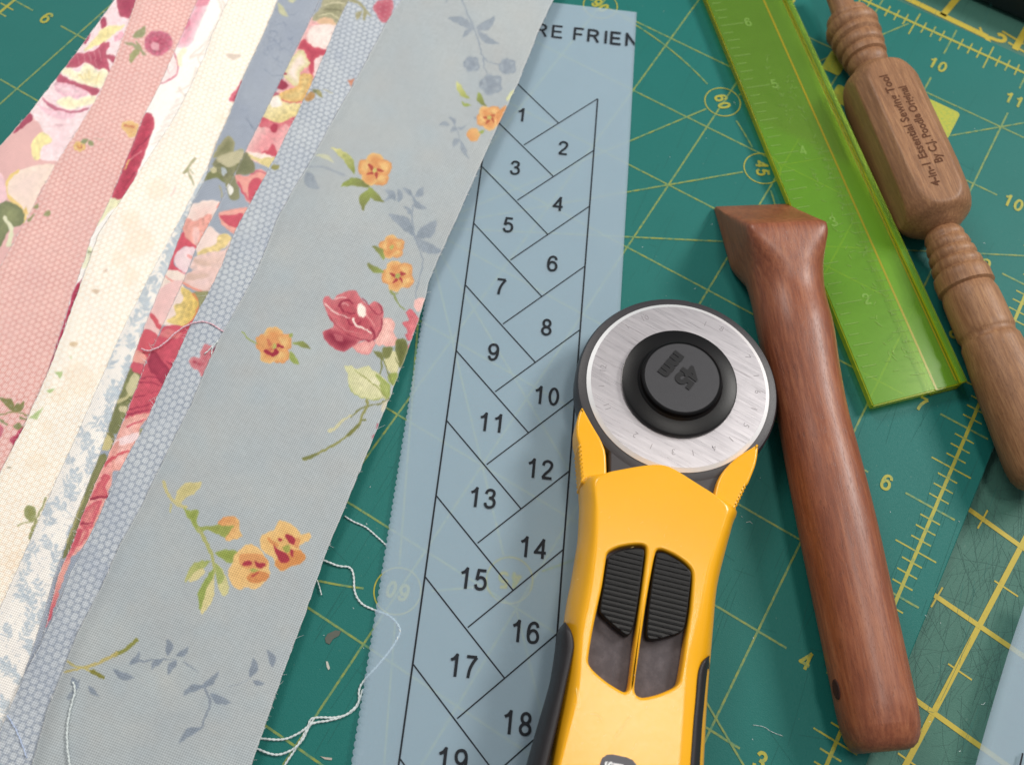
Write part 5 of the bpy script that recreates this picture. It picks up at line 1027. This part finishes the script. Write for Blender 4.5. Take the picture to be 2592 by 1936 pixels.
for k in range(60):
    x = random.uniform(450, 1650); y = random.uniform(-1600, 1400)
    if 560 < x < 1650 and -850 < y < 720: continue
    a = random.gauss(-.6, .7); L_ = random.uniform(8, 40); scr_px([(x, y), (x + L_ * math.cos(a), y + L_ * math.sin(a))], random.uniform(.001, .0022))
tag(obj('scratch', sm_.mesh('scratch'), m_plain('scratch_pale', (255, 214, 120), 0.4), cut), kind='stuff')
wl = B(); P = [G(1350 + x * .2260, 1600 + y * .2260, ZT + 0.0065) for x, y in ((888, 1458), (1012, 1478), (1008, 1600), (880, 1580))]; wl.add(P, [(0, 1, 2, 3)])
me = text_mesh('S', 0.085, 0, 'CENTER', 0.004); P0 = Vector(G(1350 + 842 * .226, 1600 + 1475 * .226, ZT + .0065)); rx = Vector(lp[1] - lp[0]).normalized(); mesh_into(wl, me, frame(P0, rx) @ Matrix.Rotation(math.radians(-78), 4, 'Z'))
obj('label_print', wl.mesh('label_print'), m_plain('white_print', (236, 236, 236), 0.5), cut)
print('cutter', time.time() - T0)
# ------------------------------------------------------------------ loft along an axis (wooden tools)
def loft_tool(name, secs, mat_, label, cat, nseg=72, sub=6, fn=None):
    """secs: (centre xyz, half width a, half height b, squareness n, extra) in world inches; first and last are closed"""
    C0 = np.array([s[0] for s in secs]); par = np.array([[s[1], s[2], s[3]] + list(s[4:]) for s in secs])
    A = np.hstack([C0, par]); Sx = A
    ax = Vector(C0[-1] - C0[0]); ax.z = 0; ax.normalize(); sd = Vector((ax.y, -ax.x, 0))
    V = []; F = []
    for r in Sx:
        c = Vector(r[:3]); a, b, n_ = r[3], r[4], r[5]
        for k in range(nseg):
            t = 2 * math.pi * k / nseg; ct, st = math.cos(t), math.sin(t)
            if fn: x, z = fn(t, r)
            else: rr = (abs(ct) ** n_ + abs(st) ** n_) ** (-1 / n_); x = a * rr * ct; z = b * rr * st
            V.append(tuple(c + sd * x + Vector((0, 0, z)) + ax * (r[6] * (z / b if b > 1e-6 else 0) if len(r) > 6 and not fn else 0)))
    m = len(Sx)
    for i in range(m - 1):
        for k in range(nseg): F.append((i * nseg + k, i * nseg + (k + 1) % nseg, (i + 1) * nseg + (k + 1) % nseg, (i + 1) * nseg + k))
    F.append(tuple(range(nseg))[::-1]); F.append(tuple(range((m - 1) * nseg, m * nseg)))
    # local frame: x along the axis so the grain follows it
    M = Matrix([[ax.x, sd.x, 0, C0[0][0]], [ax.y, sd.y, 0, C0[0][1]], [0, 0, 1, 0], [0, 0, 0, 1]]); Mi = M.inverted()
    me = from_py(name, [Mi @ Vector(v) for v in V], F, True); bm_ = bmesh.new(); bm_.from_mesh(me); bmesh.ops.recalc_face_normals(bm_, faces=bm_.faces); bm_.to_mesh(me); bm_.free(); smooth(me); me.set_sharp_from_angle(angle=math.radians(40))
    o = obj(name, me, mat_); o.matrix_world = M; tag(o, label, cat); return o, M, ax, sd
def interp_secs(secs, n):
    S_ = np.array([list(s[0]) + list(s[1:]) for s in secs], float); S2 = spline(S_, n); return [(tuple(r[:3]), *r[3:]) for r in S2]
M_mah = m_wood('wood_mahogany', ((108, 56, 36), (134, 74, 48), (150, 88, 58), (168, 108, 74)), 0.42, (2.4, 30, 30), 0.35, 0.22)
M_wal = m_wood('wood_walnut', ((116, 78, 50), (142, 100, 68), (160, 116, 80), (180, 138, 98)), 0.50, (3.0, 38, 38), 0.35, 0.08)
def PJ(X):
    Y = (np.asarray(X, float) - CAM) @ MR.T; return np.stack([1296 + FPX * Y[..., 0] / -Y[..., 2], 968 - FPX * Y[..., 1] / -Y[..., 2]], -1)
def fit_axis(pairs_, shape, zfun, its=8):
    """pairs of silhouette points -> straight axis on the mat and a size per station, so that the solid's own outline matches them"""
    pr = np.array(pairs_, float); m = len(pr)
    mids = np.array([G(*((l + r) / 2), 0.36) for l, r in pr])[:, :2]; hs_ = np.array([np.linalg.norm((G(*r, .36) - G(*l, .36))[:2]) / 2 * .9 for l, r in pr])
    th_ = np.linspace(0, 2 * math.pi, 72, endpoint=False)
    for it in range(its):
        c0 = mids.mean(0); _, _, v_ = np.linalg.svd(mids - c0); ax_ = v_[0]
        if ax_ @ (mids[-1] - mids[0]) < 0: ax_ = -ax_
        sd_ = np.array([ax_[1], -ax_[0]]); t_ = (mids - c0) @ ax_; lat = np.zeros(m); tt = np.zeros(m)
        for i in range(m):
            ctr = np.array([*(c0 + ax_ * t_[i]), zfun(hs_)]); pts_ = np.array([shape(a, hs_[i], i) for a in th_])
            W_ = ctr + pts_[:, :1] * np.array([*sd_, 0]) + pts_[:, 1:] * np.array([0, 0, 1.0]); q = PJ(W_); c_ = PJ(ctr); a_ = PJ(ctr + np.array([*ax_, 0]) * .05) - c_; a_ /= np.linalg.norm(a_); n_ = np.array([a_[1], -a_[0]])
            l, r = pr[i]; e = q @ n_; lo, hi = e.min(), e.max(); ml, mr = sorted((l @ n_, r @ n_)); k = (mr - ml) / (hi - lo); hs_[i] *= 1 + (k - 1) * .8
            ppi = np.linalg.norm(PJ(ctr + np.array([*sd_, 0]) * .1) - c_) / .1; dirn = np.sign((PJ(ctr + np.array([*sd_, 0]) * .1) - c_) @ n_)
            lat[i] = ((ml + mr) / 2 - (lo + hi) / 2) / ppi * dirn
            ppa = np.linalg.norm(PJ(ctr + np.array([*ax_, 0]) * .1) - c_) / .1; il, ir = q[e.argmin()] @ a_, q[e.argmax()] @ a_; tt[i] = ((l @ a_ + r @ a_) / 2 - (il + ir) / 2) / ppa
        mids = c0 + np.outer(t_ + tt * .7, ax_) + np.outer(lat * .8, sd_)
    c0 = mids.mean(0); _, _, v_ = np.linalg.svd(mids - c0); ax_ = v_[0]
    if ax_ @ (mids[-1] - mids[0]) < 0: ax_ = -ax_
    return c0, ax_, (mids - c0) @ ax_, hs_
# --- wooden pressing stick
def from_px(l, r, zc=None, it=4, axis=None):
    z = 0.36; axis = AXS if axis is None else axis
    for _ in range(it):
        a = G(*l, z); b = G(*r, z); d_ = (b - a)[:2]; hw = abs(d_[0] * axis[1] - d_[1] * axis[0]) / 2; z = zc if zc else hw * 0.98
    return (a + b) / 2, hw, z
SB = [((1899, 762), (2089, 750)), ((1915, 850), (2109, 833)), ((1945, 960), (2129, 940)), ((1970, 1062), (2151, 1040)), ((1986, 1160), (2174, 1135)), ((2005, 1265), (2199, 1235)), ((2024, 1365), (2222, 1332)), ((2047, 1470), (2246, 1434)), ((2074, 1590), (2272, 1544)), ((2098, 1705), (2297, 1655)), ((2111, 1775), (2308, 1712))]
AXS = (G(2208, 1755, .36) - G(1990, 760, .36))[:2]; AXS = AXS / np.linalg.norm(AXS)
bodyS = []
c0_, ax_, t_, h_ = fit_axis(SB, lambda a, h, i: (h * math.cos(a), h * .96 * math.sin(a)), lambda hs_: float(np.mean(hs_)) * .97)
print('stick', h_.round(3))
for t, h in zip(t_, h_): q = c0_ + ax_ * t; bodyS.append(((q[0], q[1], h * .96), h, h * .96, 2.1, 0.0))
axv = np.array(bodyS[-1][0]) - np.array(bodyS[0][0]); axv[2] = 0; axv /= np.linalg.norm(axv)
cE, hwE, zE = bodyS[-1][0], bodyS[-1][1], bodyS[-1][2]
end = []
for ds, k, n_ in ((0.16, 0.985, 2.25), (0.30, 0.95, 2.35), (0.39, 0.885, 2.5), (0.45, 0.80, 2.6), (0.485, 0.70, 2.7), (0.50, 0.58, 2.7)):
    end.append(((cE[0] + axv[0] * ds, cE[1] + axv[1] * ds, zE * (1 - (1 - k) * 0.55)), hwE * k, zE * k, n_, 0.0))
# head: chisel wedge; tip edge A-B on the mat, ridge D-C on top
A_ = G(1807, 528, 0.0); B_ = G(1992, 525, 0.0); D_ = G(1886, 568, 0.80); C_ = G(2088, 559, 0.80)
tip = (A_ + B_) / 2; rid = (D_ + C_) / 2; hw = 0.425
hd = []
sside = np.array([axv[1], -axv[0], 0])
def ctr_at(s):   # point on the axis a distance s from the tip
    base = np.array(bodyS[0][0]); base[2] = 0; t0 = np.dot(tip - base, axv); return base + axv * (t0 + s)
off = np.dot((tip - ctr_at(0)), sside)
dist_r = float(np.dot(rid - tip, axv)); print('head', dist_r, off, np.dot(rid - ctr_at(dist_r), sside))
for s, top, wd, n_ in ((0.0, 0.045, 0.99, 14), (0.012, 0.07, 1.0, 14), (dist_r * .25, 0.045 + .25 * .755, 1.0, 14), (dist_r * .5, 0.045 + .5 * .755, 1.0, 14), (dist_r * .75, .045 + .75 * .755, 1.0, 14), (dist_r * 0.985, 0.792, 1.0, 14), (dist_r + 0.01, 0.80, 1.0, 14), (dist_r + 0.06, 0.802, 0.998, 12), (dist_r + 0.12, 0.798, 0.98, 9), (dist_r + 0.19, 0.788, 0.945, 6), (dist_r + 0.27, 0.776, 0.915, 4), (dist_r + 0.36, 0.766, 0.91, 2.5)):
    c = ctr_at(s); k = max(0, 1 - s / (dist_r + .36)); c = c + sside * off * k
    hd.append(((c[0], c[1], top / 2), hw * wd, top / 2, n_, 0.0))
keep = [b for b in bodyS if np.dot(np.array(b[0]) - tip, axv) > dist_r + 0.45]
mid = interp_secs([hd[-2], hd[-1]] + keep + end[:2], 5)[5:]
stick, Ms, axs, sds = loft_tool('pressing_stick', hd[:-1] + mid + end[2:], M_mah, 'reddish brown wooden pressing stick with chisel shaped head and thick round handle', 'wooden tool', 96)
# drilled hole in the flank: its inner shade is a dark disc on the surface
hp = G(2113, 1743, 0.42); hv_ = Vector(-sside); hb = []
pc_ = bodyS[-1]; ctrp = np.array(ctr_at(np.dot(hp - tip, axv))); rad = hwE
ang = math.radians(9)
hx = Vector((ctrp[0], ctrp[1], zE)) + (Vector(sside) * math.cos(ang) + Vector((0, 0, 1)) * math.sin(ang)) * (rad * 0.985)
nrm = (Vector(sside) * math.cos(ang) + Vector((0, 0, 1)) * math.sin(ang)).normalized()
tx = Vector(axv); ty = nrm.cross(tx)
V = []; F = []; K = 20
for rr, dd in ((0.066, -0.012), (0.062, -0.004), (0.050, -0.005), (0.03, -0.006), (0.0, -0.006)):
    for k in range(K): a = 2 * math.pi * k / K; V.append(hx + tx * (rr * 1.3 * math.cos(a)) + ty * (rr * 0.8 * math.sin(a)) + nrm * (dd + 0.019))
for i in range(4):
    for k in range(K): F.append((i * K + k, i * K + (k + 1) % K, (i + 1) * K + (k + 1) % K, (i + 1) * K + k))
ho = obj('cord_hole_shade', from_py('cord_hole_shade', [Ms.inverted() @ v for v in V], F, True), m_plain('hole_shade', (56, 26, 20), 0.7)); ho.parent = stick
# --- turned seam tool
L_ = []
def sec(l, r, kind=0, k=1.0): L_.append((l, r, kind, k))
prof = [((2108, -60), (2146, -76)), ((2104, -20), (2158, -43)), ((2099, 22), (2163, 6)), ((2106, 42), (2170, 18)), ((2113, 50), (2180, 24)),
        ((2108, 52), (2196, 19)), ((2101, 60), (2208, 22)), ((2097, 67), (2214, 34)), ((2100, 74), (2216, 40)),
        ((2087, 82), (2219, 42)), ((2085, 92), (2223, 52)), ((2090, 101), (2224, 60)), ((2098, 106), (2224, 66)),
        ((2097, 112), (2227, 70)), ((2101, 124), (2230, 80)), ((2108, 130), (2230, 86)),
        ((2110, 138), (2233, 94)), ((2116, 150), (2235, 104)), ((2123, 156), (2234, 109)),
        ((2125, 163), (2237, 116)), ((2131, 173), (2239, 126)), ((2137, 178), (2237, 131)),
        ((2138, 185), (2239, 138)), ((2145, 196), (2240, 147)), ((2151, 204), (2240, 156))]
AXS = (G(2640, 1170, .4) - G(2132, 0, .4))[:2]; AXS = AXS / np.linalg.norm(AXS)
blk = [((2148, 212), (2250, 160)), ((2146, 224), (2272, 162)), ((2144, 240), (2292, 170)), ((2145, 268), (2312, 192)), ((2151, 300), (2328, 222)), ((2165, 345), (2346, 262)), ((2181, 383), (2362, 305)), ((2205, 435), (2386, 358)), ((2228, 486), (2408, 408)), ((2246, 523), (2428, 456)), ((2262, 552), (2444, 492)), ((2276, 572), (2447, 520)), ((2294, 588), (2441, 545)), ((2320, 598), (2430, 562))]
bd2 = [((2344, 606), (2420, 566)), ((2341, 613), (2430, 572)), ((2341, 622), (2440, 580)), ((2345, 630), (2447, 588)), ((2346, 638), (2452, 596)), ((2349, 648), (2460, 604)), ((2354, 654), (2464, 612)), ((2354, 662), (2470, 618)), ((2357, 672), (2478, 628)), ((2362, 680), (2480, 636)), ((2361, 688), (2486, 642)), ((2364, 698), (2494, 652)), ((2369, 706), (2498, 660)), ((2367, 714), (2504, 664)), ((2369, 726), (2511, 676)), ((2373, 738), (2517, 690)), ((2375, 752), (2519, 700)), ((2381, 757), (2516, 706)), ((2386, 762), (2517, 710)),
       ((2386, 778), (2526, 725)), ((2398, 806), (2542, 755)), ((2410, 838), (2556, 788)), ((2422, 866), (2568, 812)), ((2430, 877), (2566, 824)), ((2433, 884), (2572, 832)), ((2432, 892), (2582, 838)), ((2440, 915), (2594, 862)), ((2458, 962), (2622, 905)), ((2478, 1015), (2648, 950)), ((2500, 1068), (2676, 1000)), ((2517, 1113), (2700, 1045)), ((2534, 1161), (2722, 1090)), ((2548, 1198), (2738, 1125)), ((2562, 1225), (2745, 1150)), ((2580, 1240), (2745, 1172)), ((2610, 1248), (2735, 1195))]
allp = prof + blk + bd2; kinds = [0] * len(prof) + [1] * len(blk) + [0] * len(bd2)
HQ = 0.38
def shp(t, R, kind, HFv):
    if kind > .5:
        R2 = R * (1.0 + 0.22 * min(max((R / (HFv * 1.08) - 0.72) / 0.24, 0), 1)); t2 = t + math.radians(8); ct, st = abs(math.cos(t2)), abs(math.sin(t2)); c2, s2 = abs(math.cos(t2 - math.pi / 4)), abs(math.sin(t2 - math.pi / 4))
        R = min(R2, HFv * 1.02 / max(ct, st), HFv * 1.20 / max(c2, s2), R * 1.12)
    return R * math.cos(t), R * math.sin(t)
HFc = [0.34]
c0_, ax_, sa, hs = fit_axis(allp, lambda a, h, i: ((h * math.cos(a), h * math.sin(a))), lambda hs_: 0.37)
HB = float(max(hs[len(prof):len(prof) + len(blk)])) * 0.97; ZC = 0.37; p0 = c0_; a2 = ax_
mod = [1.0] * len(allp)
for i_ in (4, 8, 12, 15, 18, 21, 24): mod[i_] = .955
for i_ in (6, 10, 14, 17, 20, 23): mod[i_] = 1.015
for i_ in (3, 6, 9, 12, 17): mod[len(prof) + len(blk) + i_] = .95
for i_ in (1, 4, 7, 10, 14): mod[len(prof) + len(blk) + i_] = 1.012
hs = hs * np.array(mod); sa = np.maximum.accumulate(sa + np.arange(len(sa)) * 1e-4)
T1, T2 = prof, blk; HF = HB * 0.90; ZC = HF * 1.03
print('turned', HB, HF, hs.round(3).tolist())
secs = []
for s, h, k in zip(sa, hs, kinds): q = p0 + a2 * s; secs.append(((q[0], q[1], ZC), h, h, 2.0, float(k)))
def fn_t(t, r): return shp(t, r[3], r[6], HF)
# resample block part finely so facet boundaries are crisp
def fine_secs(ss, n): 
    out = []
    for i in range(len(ss) - 1):
        a, b = np.array(list(ss[i][0]) + list(ss[i][1:])), np.array(list(ss[i + 1][0]) + list(ss[i + 1][1:]))
        for k in range(n): r = a + (b - a) * k / n; out.append((tuple(r[:3]), *r[3:]))
    out.append(ss[-1]); return out
n1, n2 = len(T1), len(T1) + len(T2)
secs = fine_secs(secs[:n1], 2) + fine_secs(interp_secs(secs[n1:n2], 4), 1) + fine_secs(secs[n2:], 2)
turned, Mt, axt, sdt = loft_tool('turned_seam_tool', secs, M_wal, 'light brown turned wooden sewing tool with ringed necks and faceted block with burnt lettering', 'wooden tool', 144, fn=fn_t)
# lettering burnt into the flat top of the block, read from the lower end upwards
M_burn = m_plain('burnt_ink', (98, 64, 46), 0.8, 0.2, 60, 0.3)
ZF = ZC + HF * 1.02 + 0.003
def tool_text(txt, p, q, size):
    a = Vector(G(*p, ZF)); b = Vector(G(*q, ZF)); d = (b - a); me = text_mesh(txt, size, 0, 'CENTER', 0.0025)
    xs_ = [v.co.x for v in me.vertices]; sx = d.length / (max(xs_) - min(xs_))
    me.transform(frame(((a.x + b.x) / 2, (a.y + b.y) / 2, 0), d) @ Matrix.Scale(sx, 4, (1, 0, 0)))
    tl = Matrix.Rotation(0, 4, 'X'); nrm_t = Vector(sdt) * math.sin(math.radians(8)) * -1 + Vector((0, 0, 1)) * math.cos(math.radians(8))
    ctr0 = Vector((p0[0], p0[1], ZC))
    for v in me.vertices:      # lay each letter on the slightly tilted facet
        w_ = Vector((v.co.x, v.co.y, ZC)); h_ = (w_ - ctr0).dot(Vector(sdt)); v.co.z = ZC + (HF * 1.02 + 0.004) / math.cos(math.radians(8)) + h_ * math.tan(math.radians(8)) * TSGN
    o = obj('burnt_lettering', me, M_burn); o.parent = turned; o.matrix_parent_inverse = Mt.inverted()
TSGN = -1
tool_text('4-in-1 Essential Sewing Tool', (2374, 468), (2238, 188), 0.13)
tool_text('By C.J. Poodle Original', (2378, 412), (2284, 220), 0.125)
# ------------------------------------------------------------------ fluorescent green acrylic ruler
def acrylic(name, body, edge_amt, tint):
    n = NT(name); v = n.coord(); g = n.noise(v, 5, 4)
    n.base(n.mix(g, lin(body), lin(tuple(min(255, q * 1.08) for q in body)))); n.rough(0.22, 0.5)
    n.bump(n.noise(v, 6, 2), 0.02, 0.01)
    t = n.node('ShaderNodeBsdfTransparent'); t.inputs[0].default_value = (*tint, 1); m_ = n.node('ShaderNodeMixShader'); m_.inputs[0].default_value = edge_amt
    n.link(t.outputs[0], m_.inputs[1]); n.link(n.p.outputs[0], m_.inputs[2])
    gl_ = n.node('ShaderNodeBsdfGlossy'); gl_.inputs['Roughness'].default_value = 0.2; gl_.inputs['Color'].default_value = (.45, .5, .38, 1); fr = n.node('ShaderNodeFresnel'); fr.inputs[0].default_value = 1.45
    m2 = n.node('ShaderNodeMixShader'); n.link(fr.outputs[0], m2.inputs[0]); n.link(m_.outputs[0], m2.inputs[1]); n.link(gl_.outputs[0], m2.inputs[2]); n.link(m2.outputs[0], n.out.inputs[0]); return n.m
M_acr = acrylic('acrylic_green', (166, 232, 84), 0.20, (0.93, 1.0, 0.54)); M_ace = acrylic('acrylic_edge', (190, 190, 34), 0.50, (0.95, 1.0, 0.3)); M_acm = acrylic('acrylic_mark', (164, 206, 110), 0.34, (0.95, 1.0, 0.7)); M_aco = acrylic('acrylic_groove', (168, 146, 32), 0.72, (0.9, 0.9, 0.2))
zt = 0.16
BL_ = G(2210, 1028, zt); BR_ = G(2446, 968, zt); TLd = G(1788, 0, zt); ru_x = Vector(BR_ - BL_).normalized(); ru_y = Vector(TLd - BL_).normalized(); RWd = (Vector(BR_) - Vector(BL_)).length; print('ruler width', RWd, 'angle', math.degrees(ru_x.angle(ru_y)))
ru_x = Vector((ru_y.y, -ru_y.x, 0)); LEN = 12.3; RWd = 1.05
wR = (Vector(BR_) - Vector(BL_)).dot(ru_x); print('ruler perp', wR)
RWd = wR
def RP(x, y, z): q = Vector(BL_) + ru_x * x + ru_y * y; return (q.x, q.y, z)
skew = (Vector(BR_) - Vector(BL_)).dot(ru_y); LX = 0.68 * RWd; print('skew', skew)
rul = thing('acrylic_ruler', RP(0, 0, 0), 'fluorescent green transparent ruler with a lip, lying between the two wooden tools', 'ruler')
def rbox(x0, x1, z0, z1, name, mtop, mside, bev=0.012, y1=LEN):
    yb0 = skew * x0 / RWd; yb1 = skew * x1 / RWd
    P = [(x0, yb0), (x1, yb1), (x1, y1), (x0, y1)]
    V = [RP(x, y, z0) for x, y in P] + [RP(x, y, z1) for x, y in P]
    me = bpy.data.meshes.new(name); me.from_pydata(V, [], [(3, 2, 1, 0), (4, 5, 6, 7), (0, 1, 5, 4), (1, 2, 6, 5), (2, 3, 7, 6), (3, 0, 4, 7)]); me.update()
    me.materials.append(mtop); me.materials.append(mside)
    bm_ = bmesh.new(); bm_.from_mesh(me); bmesh.ops.recalc_face_normals(bm_, faces=bm_.faces)
    for f_ in bm_.faces: f_.material_index = 0 if abs(f_.normal.z) > 0.9 else 1
    bmesh.ops.bevel(bm_, geom=bm_.edges[:], offset=bev, segments=2, affect='EDGES', material=1); bm_.to_mesh(me); bm_.free()
    return obj(name, me, None, rul)
rbox(0, RWd - 0.03, 0.065, zt, 'ruler_blade', M_acr, M_ace)
rbox(LX, RWd - 0.03, 0.004, 0.062, 'ruler_lip', M_acr, M_ace, 0.006)
rbox(RWd - 0.085, RWd, zt + 0.0006, zt + 0.035, 'ruler_rim', M_acr, M_ace, 0.008)
gv = B(); q0 = RP(LX, 0.04, zt + .003); q1 = RP(LX, LEN, zt + .003); gv.line(q0, q1, 0.022, zt + 0.0015)
q0 = RP(RWd - 0.098, 0.1, 0); q1 = RP(RWd - 0.098, LEN, 0); gv.line(q0, q1, 0.014, zt + 0.0015)
tag(obj('groove', gv.mesh('groove'), M_aco, rul), kind='stuff')
tk = B()
def bar(b, x0, y0, x1, y1, wd, z0=zt - 0.0, h=0.006):
    a = np.array(RP(x0, y0, 0)); c_ = np.array(RP(x1, y1, 0)); d = c_ - a; d /= np.linalg.norm(d) + 1e-9; n_ = np.array([-d[1], d[0], 0]) * wd / 2
    v_ = [a - n_, c_ - n_, c_ + n_, a + n_]; top = [(a - n_ * .5), (c_ - n_ * .5), (c_ + n_ * .5), (a + n_ * .5)]
    b.add([(p[0], p[1], z0) for p in v_] + [(p[0], p[1], z0 + h) for p in top], [(0, 1, 5, 4), (1, 2, 6, 5), (2, 3, 7, 6), (3, 0, 4, 7), (4, 5, 6, 7)])
for i in range(2, 98):
    y = 0.06 + i * 0.125; L = 0.30 if i % 8 == 1 else (0.22 if i % 4 == 1 else (0.16 if i % 2 else 0.12))
    bar(tk, 0.045, y, 0.045 + L, y + 0.0, 0.020)
for i in range(0, 24): y = 0.25 + i * 0.125; bar(tk, LX - 0.14 - (0.06 if i % 4 == 0 else 0), y, LX - 0.02, y - 0.01, 0.016)
tag(obj('scale_mark', tk.mesh('scale_mark'), M_acm, rul), kind='stuff')
nb = B()
for k in range(1, 11):
    me = stroke_text(str(k + 1), 0.13, 0.022); c_ = RP(0.40, 0.185 + k, zt + 0.004); mesh_into(nb, me, frame(c_, tuple(ru_x)))
tag(obj('scale_numeral', nb.mesh('scale_numeral'), M_acm, rul), kind='stuff')
mk = B()
for row in range(2):      # moulded lettering too blurred to read: small raised strokes in lines
    y = 0.35
    while y < 4.6:
        if random.random() < 0.7:
            x = 0.40 + row * 0.17; h = random.uniform(0.05, 0.09)
            for q in range(random.randint(1, 3)):
                a = random.uniform(0, math.pi); cx, cy = x + random.uniform(-.02, .05), y + random.uniform(-.03, .03); bar(mk, cx, cy, cx + h * math.cos(a) * .8, cy + h * math.sin(a) * .8, 0.014)
        y += 0.085
tag(obj('moulded_mark', mk.mesh('moulded_mark'), M_acm, rul), kind='stuff')
print('done', time.time() - T0, sum(len(o.data.polygons) for o in bpy.data.objects if o.type == 'MESH'))
